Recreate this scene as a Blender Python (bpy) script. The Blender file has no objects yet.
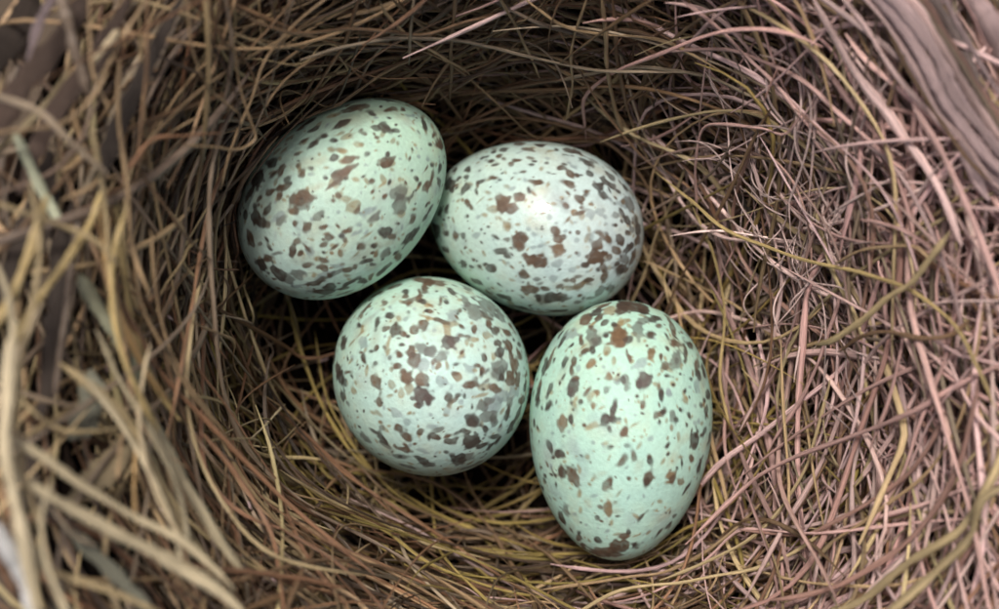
import bpy, math, random
import numpy as np

rng = np.random.default_rng(7)
random.seed(7)
sc = bpy.context.scene
COL = sc.collection

# ------------------------------------------------------------------ camera
cam_d = bpy.data.cameras.new("camera")
cam = bpy.data.objects.new("camera", cam_d)
COL.objects.link(cam)
cam.location = (0.0, 0.0, 0.14)
cam_d.sensor_width = 36.0
cam_d.lens = 36.0 * 14.0 / 10.0
cam_d.clip_start = 0.005
cam_d.clip_end = 50.0
cam_d.dof.use_dof = True
cam_d.dof.focus_distance = 0.1275
cam_d.dof.aperture_fstop = 19.5
sc.camera = cam

# ------------------------------------------------------------------ daylight in open shade
SUN_DIR = np.array([-0.10, 0.44, 0.89]); SUN_DIR /= np.linalg.norm(SUN_DIR)
elev = math.asin(SUN_DIR[2]); azim = math.atan2(SUN_DIR[0], SUN_DIR[1])
world = bpy.data.worlds.new("World"); sc.world = world; world.use_nodes = True
wn = world.node_tree
sky = wn.nodes.new("ShaderNodeTexSky"); sky.sky_type = 'NISHITA'
sky.sun_disc = False; sky.sun_elevation = elev; sky.sun_rotation = azim
sky.air_density = 0.7; sky.dust_density = 7.0; sky.ozone_density = 0.3
wn.links.new(sky.outputs[0], wn.nodes["Background"].inputs[0])
wn.nodes["Background"].inputs[1].default_value = 0.055
sun_d = bpy.data.lights.new("sun", 'SUN'); sun_d.energy = 1.5; sun_d.angle = math.radians(12)
sun_d.color = (1.0, 0.95, 0.91)
sun = bpy.data.objects.new("sun", sun_d); COL.objects.link(sun)
from mathutils import Vector
sun.rotation_euler = Vector(SUN_DIR).to_track_quat('Z', 'Y').to_euler()
sun.location = (-0.5, 0.5, 1.0)
sc.view_settings.view_transform = 'Standard'
sc.view_settings.look = 'None'
sc.view_settings.gamma = 1.0
sc.view_settings.use_curve_mapping = False
sc.view_settings.exposure = 0.92
# ------------------------------------------------------------------ geometry (centimetres; S turns them into metres)
S = 0.01
CAM_Z = 14.0                                   # camera height above the middle of the clutch
VIEW_W = 10.0                                  # width of the picture at that height
CUP = np.array([-0.15, -0.20])                 # axis of the nest cup
# cup profile at 8 compass directions (right, upper right, top, upper left, left, lower left, bottom, lower right)
R0 = [2.35, 2.30, 2.20, 2.45, 2.50, 2.40, 2.40, 2.45]
Z0 = [-0.60, -0.60, -0.50, -0.40, -0.40, -0.40, -0.60, -0.70]
R1 = [3.90, 4.05, 3.45, 3.20, 2.85, 2.85, 3.05, 4.30]
Z1 = [2.00, 2.30, 2.00, 2.60, 2.90, 2.90, 2.00, 2.10]
R2 = [4.70, 5.00, 4.40, 4.10, 3.70, 3.80, 4.00, 5.20]
Z2 = [2.50, 2.60, 2.60, 3.30, 3.80, 4.00, 3.00, 2.90]
KN = np.array([0.0, 0.25, 0.5, 1.0, 1.4, 2.0])

def ring(vals, th):
    """smooth periodic interpolation of eight values round the cup"""
    c = np.fft.fft(np.array(vals)) / 8.0
    out = np.full_like(th, c[0].real)
    for k in (1, 2, 3):
        out = out + 2 * (c[k].real * np.cos(k * th) - c[k].imag * np.sin(k * th))
    return out + c[4].real * np.cos(4 * th)

def herm(rho, ys):
    m = []
    for i in range(6):
        a, b = max(i - 1, 0), min(i + 1, 5)
        m.append((ys[b] - ys[a]) / (KN[b] - KN[a]))
    out = np.zeros_like(rho)
    for i in range(5):
        h = KN[i + 1] - KN[i]
        t = (rho - KN[i]) / h
        w = (t >= 0) & ((t < 1) | (i == 4))
        t = np.clip(t, 0, 1)
        v = ((2*t**3 - 3*t**2 + 1) * ys[i] + (t**3 - 2*t**2 + t) * h * m[i]
             + (-2*t**3 + 3*t**2) * ys[i + 1] + (t**3 - t**2) * h * m[i + 1])
        out = np.where(w, v, out)
    return out

def cup0(u, v):
    rho = np.sqrt(u*u + v*v) + 1e-9
    th = np.arctan2(v, u)
    r0, z0, r1, z1, r2, z2 = (ring(x, th) for x in (R0, Z0, R1, Z1, R2, Z2))
    zc = np.full_like(r0, -1.25)
    R = herm(rho, [0*r0, .5*r0, r0, r1, r2, r2 + 1.0])
    Z = herm(rho, [zc, zc + .2, z0, z1, z2, z2 - 1.6])
    return np.stack([CUP[0] + R*u/rho, CUP[1] + R*v/rho, Z], -1)

def cup(u, v, h=None):
    """point of the cup's inner surface at (u, v), lifted h along its normal; also the normal"""
    e = 1e-3
    p = cup0(u, v)
    pu = (cup0(u + e, v) - cup0(u - e, v)) / (2*e)
    pv = (cup0(u, v + e) - cup0(u, v - e)) / (2*e)
    n = np.cross(pu, pv)
    n /= np.linalg.norm(n, axis=-1, keepdims=True) + 1e-12
    if h is not None:
        p = p + n * np.asarray(h)[..., None]
    return p, n, pu, pv

# eggs: centre, long axis (towards the blunt end), half length, half width, egg-shapedness, spin
EGGS = [
    dict(c=(-1.495, 1.03, 0.56), ax=(-0.75, -0.66, -0.05), a=1.12, b=0.825, k=0.07),
    dict(c=(0.37, 0.785, -0.10), ax=(0.95, -0.25, 0.10), a=1.09, b=0.86, k=0.09),
    dict(c=(-0.70, -0.67, 0.20), ax=(0.30, -0.32, 0.85), a=1.14, b=0.945, k=0.08),
    dict(c=(1.17, -1.215, 0.42), ax=(0.05, 0.99, -0.06), a=1.255, b=0.88, k=0.09),
]
for _e in EGGS:
    z = np.array(_e['ax'], float); z /= np.linalg.norm(z)
    x = np.cross([0, 0, 1.0], z) if abs(z[2]) < .9 else np.cross([0, 1.0, 0], z)
    x /= np.linalg.norm(x)
    _e['M'] = np.stack([x, np.cross(z, x), z], 1)       # local -> world
    _e['c'] = np.array(_e['c'], float)

def egg_point(e, th, ph):
    """th from the blunt end, ph round the axis; egg's own coordinates"""
    ct, st = np.cos(th), np.sin(th)
    r = e['b'] * st * (1 + e['k'] * ct)
    return np.stack([r*np.cos(ph), r*np.sin(ph), e['a']*ct], -1)

def egg_normal(e, th, ph):
    d = 1e-3
    a = egg_point(e, th + d, ph) - egg_point(e, th - d, ph)
    b = egg_point(e, th, ph + d) - egg_point(e, th, ph - d)
    n = np.cross(a, b)
    return n / (np.linalg.norm(n, axis=-1, keepdims=True) + 1e-12)

def egg_frame(e, th, ph):
    """tangent frame (along the meridian, round the axis) and normal"""
    d = 1e-3
    a = egg_point(e, th + d, ph) - egg_point(e, th - d, ph)
    a /= np.linalg.norm(a, axis=-1, keepdims=True)
    n = egg_normal(e, th, ph)
    return a, np.cross(n, a), n

def egg_inside(e, p):
    """>1 outside"""
    q = (p - e['c']) @ e['M']
    t = np.clip(q[..., 2] / e['a'], -1, 1)
    return np.sqrt((q[..., 2]/e['a'])**2 + (q[..., 0]**2 + q[..., 1]**2) / (e['b']*(1 + e['k']*t))**2)
# marks on the shells: degrees from the blunt end, degrees round the axis, semi-axes in 10 micrometres, slant, kind
MARKS = [
'''76.9,138.6,89,51,127,D 79.4,126.4,66,33,40,B 78.7,116.6,39,30,19,D 74.7,114.8,81,34,148,B 68.6,119.9,66,41,148,B 70.8,112.3,48,42,177,B
78.7,100.8,123,72,154,B 85.9,112,47,33,24,B 88.4,108,25,16,132,G 89.8,126,65,20,166,T 93.8,115.6,16,13,162,D 99.2,125.6,71,31,176,D
104.9,125.6,42,28,140,D 95.9,133.2,35,26,163,B 102.4,136.8,56,41,177,D 98.5,149,49,45,29,B 103.1,151.2,72,46,2,D 91.3,146.2,57,32,168,T
108.9,134.3,37,19,35,G 107.1,117,43,27,120,D 115,128.5,107,33,8,D 111.4,119.9,40,21,176,T 102.4,106.2,47,34,8,D 106.7,107.3,47,25,139,T
103.1,112.7,38,24,112,T 99.9,94,86,45,176,B 93.4,92.9,93,16,177,B 93.1,99,27,19,136,D 114.6,141.1,72,41,173,T 66.4,141.5,109,84,145,D
58.9,139.3,90,51,164,D 75.8,128.9,65,19,175,B 61,125.3,47,26,159,B 86.9,99,112,32,148,Tf 105.3,100.4,63,37,163,T 92.3,86,47,22,179,T
95.6,87.1,31,12,9,T 85.9,138.6,48,18,175,T 82.3,144,48,23,0,T 106,140,36,23,36,T 126.2,141.8,113,59,174,B 144.5,155.5,90,54,168,D
131.9,126.4,57,31,105,D 143.1,125.6,82,33,16,B 151.7,124.6,44,22,46,B 139.5,134.6,35,22,70,D 117.5,128.9,66,37,6,B 128,109.4,35,33,131,D
133,105.5,64,45,115,D 136.6,97.6,40,24,129,D 139.1,103,19,15,10,D 158.9,84.2,89,45,19,D 165,100.4,59,18,26,T 125.1,101.2,25,22,141,B
130.8,90.4,36,23,172,T 128,92.9,14,12,175,D 120,81,76,55,5,B 123.3,85,35,22,16,D 121.8,77.8,42,32,146,T 115,104,44,25,131,T
115.4,94.3,27,17,160,D 119.7,92.5,21,15,148,T 107.1,106.9,55,25,140,T 106.7,99.4,86,37,157,B 102.1,94.7,94,40,171,B 102.8,86,39,24,119,T
108.2,78.1,32,27,141,B 113.9,69.1,32,23,20,D 110.3,71.3,40,16,4,T 113.6,56.9,107,73,141,DG 107.8,64.1,40,26,170,B 119.3,64.4,25,22,137,T
149.2,58.3,33,19,148,D 139.8,53.3,33,19,135,G 157.1,33.5,107,56,130,B 158.5,55.4,74,16,150,B 127.6,60.8,16,13,139,D 126.2,52.2,27,24,86,D
125.1,47.5,31,20,171,D 127.6,38.5,54,50,152,B 121.5,47.5,21,13,122,D 134.4,50.4,54,16,1,B 133,37.8,97,22,19,B 142.7,26.3,55,36,163,D
134.8,21.6,51,36,106,D 131.2,74.2,32,15,51,T 136.2,73.4,31,9,38,T 135.5,90.7,14,10,163,D 152.4,99.7,27,10,12,T 112.8,114.5,55,35,169,T
117.2,117,43,11,15,T 77.2,97.9,99,71,153,DG 71.1,97.6,51,31,138,B 79,84.6,72,34,178,DG 71.1,83.2,58,34,7,B 76.9,76.3,44,29,140,B
67.9,90.7,35,24,43,B 63.2,99,80,35,166,DG 63.2,102.2,99,33,166,G 52,117,95,81,93,DB 54.9,106.9,53,28,137,B 60,113.8,61,39,175,DB
47.7,132.8,66,37,46,D 38.7,113.8,82,56,36,B 48.8,99.4,37,21,97,D 42.7,101.5,29,15,147,B 61.8,81,38,29,168,B 55.6,78.1,63,45,42,DB
58.2,73.1,39,30,177,B 62.8,70.6,51,45,102,G 48.1,85,58,26,149,DG 39.8,87.1,87,41,167,B 31.2,86.4,88,66,45,D 38,69.1,105,70,70,D
40.5,58.7,71,63,8,DG 75.8,69.5,44,28,156,B 70.8,68.4,37,26,7,B 74,62.6,52,20,178,B 80.5,65.5,35,22,136,G 86.9,77.8,22,19,48,G
81.9,79.6,13,12,20,G 88.7,85.3,22,19,49,B 92,85.7,23,23,98,B 63.6,62.6,40,26,145,T 62.5,54,58,48,51,B 65.7,58.7,39,29,141,B
56.7,62.6,49,29,170,B 48.8,59.8,86,58,3,DG 52.4,45,128,37,0,DB 56.7,35.3,69,63,32,D 49.9,31.3,114,60,148,DB 65.4,45,85,26,1,DG
58.5,48.2,102,30,173,G 68.6,49.3,64,29,136,G 69.7,42.5,43,30,121,T 65.4,83.5,17,13,148,G 83,65.5,32,26,132,B 79,59,50,13,22,T
40.9,47.5,55,28,172,G 61,25.2,65,39,161,DB 111,51.8,96,73,6,DG 97,65.5,79,43,170,G 97.4,59,76,42,179,DG 93.8,74.5,70,55,18,T
93.8,70.6,39,24,18,B 93.4,81.4,47,31,138,T 96.7,45,80,59,148,D 96.7,38.5,54,34,106,B 102.1,23,89,55,173,D 106,19.1,66,32,16,D
110,33.1,42,31,52,B 103.5,42.5,27,17,113,D 107.5,46.1,47,33,140,T 120,27.7,37,24,166,D 114.6,20.2,41,27,175,D 118.6,18,68,34,167,D
116.1,40.3,19,13,107,D 89.1,31,61,50,172,DG 87.3,44.3,40,30,94,D 85.1,40.3,31,25,126,B 83.3,50.8,38,34,168,B 79,48.6,49,12,8,T
80.8,42.1,23,17,145,D 81.2,37.1,66,33,148,D 80.8,32.4,40,24,102,D 92,23.4,31,29,76,D 91.6,15.1,100,41,90,B 83.7,17.3,82,45,3,D
70.4,41.8,57,37,143,B 84.4,64.4,32,30,119,B 80.5,65.2,28,20,135,D 86.2,59.8,71,24,173,G 89.8,53.6,63,16,171,T 66.1,27.7,99,46,177,D
71.5,19.8,71,45,97,D 75.1,18.4,64,35,73,B 80.5,15.1,70,35,51,D 68.2,37.8,35,19,126,T 67.9,32.4,51,19,91,T 89.8,63,29,20,132,G
78.3,60.1,67,10,22,T 58.9,13.7,101,32,0,DG''',
'''105.3,82.4,76,65,173,B 101,86,66,57,2,B 106,86.8,62,56,162,B 97.7,77.4,64,58,25,B 109.6,89.3,54,36,16,T 113.6,94.7,35,23,11,T
126.5,88.6,52,40,172,B 122.9,90.7,41,24,147,B 123.6,99,25,24,167,D 121.8,78.5,37,19,124,D 130.8,76.3,71,46,10,D 121.5,68.8,45,25,24,D
115.4,64.4,52,29,174,B 111,67,22,13,177,D 114.6,73.4,16,12,32,D 133.4,53.3,58,37,135,D 133,63,35,23,158,D 137.7,61.6,35,23,155,D
140.9,77.4,40,25,150,D 137.7,74.5,29,19,49,D 145.2,67.7,86,72,135,D 145.2,43.9,68,31,110,D 126.9,40.3,44,24,72,D 128.3,47.2,22,18,31,T
120,48.2,43,30,163,D 116.8,53.3,37,22,1,D 120.8,34.9,56,34,104,D 115.4,33.1,72,51,106,D 116.8,42.8,39,34,172,B 108.2,51.5,36,28,153,B
104.9,47.9,57,36,176,B 102.8,34.2,66,38,163,B 108.9,20.5,75,54,127,B 96.7,48.2,31,24,7,D 97.4,51.8,29,23,3,D 99.9,58.3,29,18,4,B
104.2,60.1,24,14,1,G 111,61.2,17,15,15,D 92.3,65.2,64,30,12,B 94.1,61.6,14,12,4,B 92.3,82.1,20,17,110,T 118.2,84.2,44,10,49,T
141.6,98.6,43,34,95,D 141.6,112.7,31,15,23,D 137.7,107.3,23,12,18,D 148.1,107.6,60,33,39,D 151.7,135.7,137,33,44,D 133.7,88.9,30,18,33,T
99.9,97.2,35,33,106,T 95.2,95,32,20,14,T 110.3,101.9,24,14,16,D 97.4,25.2,45,38,32,D 99.9,93.2,18,11,13,T 96.7,25.6,57,47,163,D
90.5,33.1,51,24,39,T 87.7,29.2,38,26,97,D 80.1,23.8,110,86,18,DB 70.4,32.8,82,56,155,D 82.6,49,48,41,69,DB 81.2,44.6,34,21,2,D
76.9,52.6,53,47,37,B 73.6,50.4,41,31,80,DB 76.1,60.1,74,45,6,B 66.8,44.3,54,37,163,D 56.7,32,61,49,166,D 58.5,43.6,62,52,18,D
53.1,42.8,53,43,66,D 48.4,42.5,38,28,37,D 60,52.2,57,49,153,D 56,57.2,40,39,172,D 52,55.8,24,14,28,G 53.5,48.6,41,18,140,D
65.7,60.5,29,23,50,B 67.9,67.7,51,33,28,B 74.3,75.2,34,29,127,B 69.7,77.8,46,40,28,T2 80.8,76.7,34,22,17,T 73.6,67.7,20,15,28,G
60.3,76,56,48,8,G 54.6,70.9,67,40,30,G 51.3,71.3,28,24,70,G 44.8,65.9,47,26,35,DG 61,67.7,29,15,125,G 80.5,86,34,25,114,G
64.6,77.8,40,27,113,T 90.2,47.9,23,19,25,D 90.9,42.8,22,19,159,G 87.3,55.8,26,13,168,DG 84.4,55.8,29,11,20,D 41.6,59,76,30,165,D
38,41,100,82,36,DG 43.4,50.8,105,41,34,G 35.1,61.2,64,45,13,D 27.9,52.9,76,52,23,DG 43.4,74.5,27,20,30,D 67.5,84.2,20,13,18,G
49.5,77.4,21,14,25,G 91.3,64.8,37,30,10,B 86.6,82.1,17,13,13,B 83.3,83.5,17,13,15,G 71.8,63,14,11,40,B 95.9,48.2,18,14,108,D
76.5,44.3,44,27,158,G 54.2,19.1,50,43,108,D 44.8,26.3,49,43,91,D 67.5,25.2,51,40,170,DG 76.5,88.2,21,17,16,G 149.9,142.2,110,65,58,D
137.7,123.5,53,26,40,D 129.4,121,46,36,24,B 124,116.3,28,26,52,D 116.1,111.2,36,31,43,G 113.9,105.5,17,14,24,D 111.4,107.3,16,11,22,D
105.7,109.1,14,13,37,G 137.3,149,86,33,55,D 121.5,126,21,15,62,D 110,121,18,14,74,G 101,115.9,62,36,19,D 96.7,117.4,44,25,2,D
92.7,104.4,88,84,45,B 89.5,102.6,43,31,17,B 91.3,108.7,51,43,94,B 99.5,99,42,33,104,T 120.8,142.6,50,47,176,D 115.4,139,40,24,41,D
110.7,133.6,27,20,18,D 112.8,130.7,20,14,65,D 107.5,130,31,21,51,D 103.9,130.7,55,45,38,D 127.6,163.1,51,26,65,G 85.9,126.7,65,42,160,B
80.1,128.5,34,23,12,G 82.6,137.9,95,68,33,B 92,133.9,33,17,15,T 86.2,132.8,20,16,63,DG 85.1,148,22,15,55,D 98.5,141.8,32,21,146,D
103.5,153,33,19,65,G 104.6,141.5,35,17,72,G 112.1,154.1,89,51,30,D 95.2,155.9,86,48,18,D 92,160.9,48,42,50,T 85.5,163.8,77,46,18,D
80.8,156.6,31,19,71,D 84.8,106.6,28,22,17,G 85.9,98.3,25,22,16,G 89.1,96.1,26,22,15,G 95.6,121.7,16,13,49,G 99.9,121.7,22,14,29,G
95.9,111.2,21,12,20,B 76.9,145.4,50,29,90,D 75.4,92.9,62,48,14,B 73.3,97.9,63,56,12,B 72.5,104.4,69,63,108,B2 71.1,91.4,25,17,15,G
68.6,91.8,18,17,106,B 64.6,90.7,26,24,14,B 57.4,90.7,42,23,177,G 55.6,87.1,13,12,106,G 64.3,95.8,32,25,11,G 71.1,113,63,45,22,G
69,117.7,17,14,5,D 80.1,114.5,84,68,171,B 84.1,114.8,71,58,9,B 80.5,110.5,42,22,15,B 81.5,104.8,28,20,15,G 82.6,94,20,11,14,D
62.8,117,32,27,174,G 57.8,121,48,25,179,DG 60.3,124.6,34,29,147,B 64.3,124.9,34,22,2,B 71.5,124.2,42,34,10,G 74.7,134.6,49,35,176,B
67.2,130.7,37,25,39,B 66.4,128.9,100,54,27,Tf 54.9,129.2,107,43,37,B2 52,126,43,29,16,DB 60.3,133.2,71,36,12,T 70.4,142.9,94,75,50,D
66.1,141.8,85,60,153,DB 74.3,145.4,76,66,43,DG 55.3,140.4,35,28,7,B 78.7,137.5,58,36,91,B 43,140.8,73,64,132,DG 35.5,142.6,68,42,130,DG
50.2,104.4,105,70,24,B 51,96.8,58,51,173,B 46.3,100.1,43,29,0,B 56,112,46,36,171,DB 50.2,108.4,93,34,13,B 44.1,115.2,52,38,138,B
47.4,115.9,28,21,128,D 43.4,123.5,68,48,174,B 42,103.3,42,33,156,B 46.3,88.6,51,45,154,B 47.7,85,31,21,17,DG 37.6,96.1,70,43,1,B
36.2,85,73,59,161,DB 32.6,73.1,43,31,28,DB 27.2,88.2,74,50,33,DB 29,106.2,101,51,168,DG 34.4,112,55,37,170,D 29,119.2,97,50,160,DB
30.8,122.4,57,31,176,D 20.7,72,84,50,46,B 20.4,103.7,72,63,70,B 29.7,67,55,32,18,DG 53.5,117.7,25,14,175,G 65.7,107.6,25,12,53,T
55.6,148.3,59,34,179,DG 48.8,145.1,63,26,170,DG 65.7,160.2,88,42,175,D 75.1,165.6,81,44,30,DG 43.4,75.2,23,17,29,D 22.5,55.1,84,56,30,D
44.5,103.7,35,18,70,T 79.7,128.2,32,21,19,DG 60.7,104.8,29,20,108,G 76.1,125.3,13,10,17,D''',
'''71.8,81.7,69,39,12,D 73.3,88.9,65,27,152,D 60.7,83.5,78,49,169,DB 65,86.8,40,31,61,B 55.6,79.9,39,31,26,B 53.1,78.5,26,22,22,D
54.9,73.8,49,40,174,B 51,85,31,24,35,D 89.1,113.4,117,58,172,D 70.4,103,79,47,2,G 60.3,98.6,34,31,159,B 61.8,103,31,16,26,D
63.6,110.2,75,29,155,DB 67.5,108,36,16,23,B 55.6,106.9,23,19,13,D 47.7,91.1,36,32,10,B 44.5,83.2,59,48,163,B 43,74.2,90,57,35,DG
40.2,84.6,66,63,5,B 35.1,81.4,64,50,147,G 44.1,97.9,45,38,29,B 39.4,97.2,30,28,24,B 45.6,102.6,26,21,138,T 56.4,91.4,93,26,134,T
52.8,95.4,35,19,104,T 84.4,65.2,63,32,178,D 79.7,66.2,50,28,179,B 73.3,67.7,57,40,17,B 76.9,70.2,48,20,1,T 73.3,60.1,89,42,166,B
69.7,59.4,44,32,172,D 79,58.7,98,20,164,B 94.9,51.8,198,70,5,B 83.3,53.6,150,30,168,B 84.4,78.5,62,28,4,B 76.9,77.4,40,17,169,G
97.7,67.7,84,44,78,B 101.3,79.6,80,47,46,B 99.9,84.6,55,16,9,D 92.3,91.1,94,37,111,B 84.1,97.9,61,24,2,D 80.5,96.5,38,14,18,T
102.8,111.6,45,23,18,D 98.1,127.1,67,54,165,D 84.4,127.1,111,66,0,DB 71.5,122.8,67,16,23,B 78.7,108.7,76,18,68,T 55.3,66.2,56,47,172,B
62.8,59.8,28,22,169,D 76.9,99.4,33,16,83,T 71.5,97.6,20,16,76,T 90.2,97.2,99,8,4,T 58.9,112.3,24,13,145,T 72.9,117,43,22,64,T
65.7,96.5,18,10,23,T 59.2,79.6,19,14,23,T 58.9,61.6,52,20,39,T 76.9,39.6,94,42,11,D 62.8,29.5,121,87,0,DG 68.6,33.5,79,45,167,DG
56.7,45.4,77,51,158,G 72.2,16.9,203,112,161,DG 70,7.2,124,66,178,DG 53.8,55.1,72,28,56,B 56.7,59.8,41,24,53,T 66.8,46.1,37,27,169,D
68.6,49.3,79,19,164,B 88,44.6,131,63,1,B 91.6,48.6,166,50,165,B 40.9,52.2,79,71,147,D2 43.8,45,44,23,167,G 34.8,64.1,54,52,84,DG
40.2,70.6,58,50,157,DG 61.8,58,46,31,48,B 48.8,31.3,56,38,166,B 42.7,32,42,33,130,T 39.1,34.2,26,22,138,T 56.4,19.1,74,41,147,B
54.2,13.3,73,38,141,DB 58.2,3.2,76,42,136,B 46.6,10.1,62,39,144,DB 42,6.5,64,53,176,D 51,359.3,70,61,110,B 34.8,19.8,46,32,10,DB
36.9,11.2,44,28,10,T 34.4,0.7,113,72,134,DG 44.1,347.8,94,55,179,B 26.5,34.6,53,41,76,G 27.6,21.6,38,27,11,B 40.2,38.5,35,20,171,T
44.1,38.2,24,16,104,B 49.9,41,29,25,48,B 50.6,48.2,83,27,91,T 47,52.2,70,37,9,T 85.9,27,86,46,5,DG 60.3,38.9,35,20,160,B
49.5,60.8,24,22,161,G 47,20.9,58,40,144,T 40.5,21.6,21,16,139,T 60.7,22,52,41,99,T 24.3,53.3,35,16,80,B 29.7,62.3,48,22,160,T
69.7,357.5,56,33,157,B 61.4,349.2,55,30,153,D 58.5,355.7,38,20,147,D 66.4,58.3,46,32,167,T 32.6,42.1,20,13,94,G 31.9,74.5,32,19,150,G
46.3,355,51,36,29,B 54.6,346.7,57,42,11,B 43.4,28.8,21,16,142,T 77.2,48.6,22,15,160,D 49.5,117.7,66,51,171,B 44.5,129.2,58,40,108,B
39.4,121,40,16,33,T 34.4,134.3,76,52,151,G 28.7,141.8,35,30,37,G 34.1,149.4,41,38,51,B 44.1,150.8,37,23,30,DG 30.8,160.6,69,47,96,B
35.8,174.6,61,47,132,B 49.9,155.5,49,24,155,D 45.6,160.9,88,44,119,D 45.9,167.8,66,42,143,DG 24.7,105.5,88,86,81,D2 25.1,118.1,33,31,74,B
21.1,106.2,56,47,119,D2 29.7,92.2,70,55,135,B 35.8,99.4,65,63,33,B 32.3,105.1,55,49,120,T 34.4,115.2,45,34,110,T 41.2,112.3,40,39,88,T
22.9,156.6,45,32,67,B 35.1,199.4,78,55,86,D 33.7,188.3,40,27,103,D 20,170.3,40,16,59,D 78.7,129.6,127,68,0,D 64.3,131.4,55,40,34,T
74.7,139.7,71,48,17,D 54.6,141.1,24,17,83,D 60.3,147.6,30,13,27,T 53.8,130.7,19,11,27,D 56.4,121,18,10,25,D 67.2,123.8,29,18,174,D
53.8,115.2,17,10,27,T 28.3,182.5,48,24,132,G 39.1,148.3,27,16,16,T 44.8,138.6,41,17,150,T 43,180,90,36,157,DG 28.7,171.4,25,20,9,B
69,141.5,42,25,173,DG 60.3,162.7,72,58,167,DG 47,194,82,48,127,DG 23.3,72,71,44,28,G 22.9,51.5,45,38,57,T2 18.9,32,82,38,99,B
25.8,21.2,32,18,16,D 30.5,358.9,108,67,132,DG 30.8,353.2,41,35,139,D 20.4,104.8,72,44,122,D2 15,80.3,35,32,49,DB 13.2,58.7,26,22,69,DB
11.7,80.3,32,22,148,T 9.2,53.6,33,29,9,G 9.2,108.7,37,25,122,G 5.3,74.5,59,48,164,Gf 8.1,5.4,20,15,52,D 12.5,345.2,75,46,137,DG
16.4,346.7,58,39,134,DG 19.3,333,108,80,136,G 29.4,311.8,75,49,103,DB 15.7,312.1,106,67,159,DG 6,302.8,95,57,162,D 16.1,288,49,33,141,D
19.7,303.1,74,48,154,DG 12.1,160.6,66,36,176,DG 17.1,176,64,49,125,DB 13.9,204.1,63,36,99,DB 11.7,190.4,48,24,151,B 7.4,245.5,49,33,53,D
16.4,251.3,111,91,54,D 26.5,281.9,69,36,15,D 27.9,230.4,98,80,22,D 26.9,241.9,69,62,48,DG 24,262.4,73,43,86,D 21.5,209.9,24,21,72,D
22.9,220.3,30,23,56,DG 42.7,250.2,116,54,86,DG 30.1,269.6,65,39,83,D 31.9,278.3,65,41,75,D 36.6,343.8,83,72,149,B 36.6,332.6,102,89,98,G
43.4,316.1,72,49,149,B 26.1,336.6,95,64,140,G 31.2,321.5,61,53,68,DG 26.9,295.2,55,33,111,G 38,294.5,82,61,79,D 42.3,306,82,55,74,D
16.8,127.1,19,17,16,G 27.6,189.4,32,20,141,G 26.9,200.5,16,16,101,D 15,148,63,25,172,G 15.3,6.1,87,23,141,T 23.3,353.2,82,41,133,B
20,8.6,56,32,120,T 48.8,324.4,66,55,54,D 41.6,336.2,67,47,36,B''',
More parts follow.
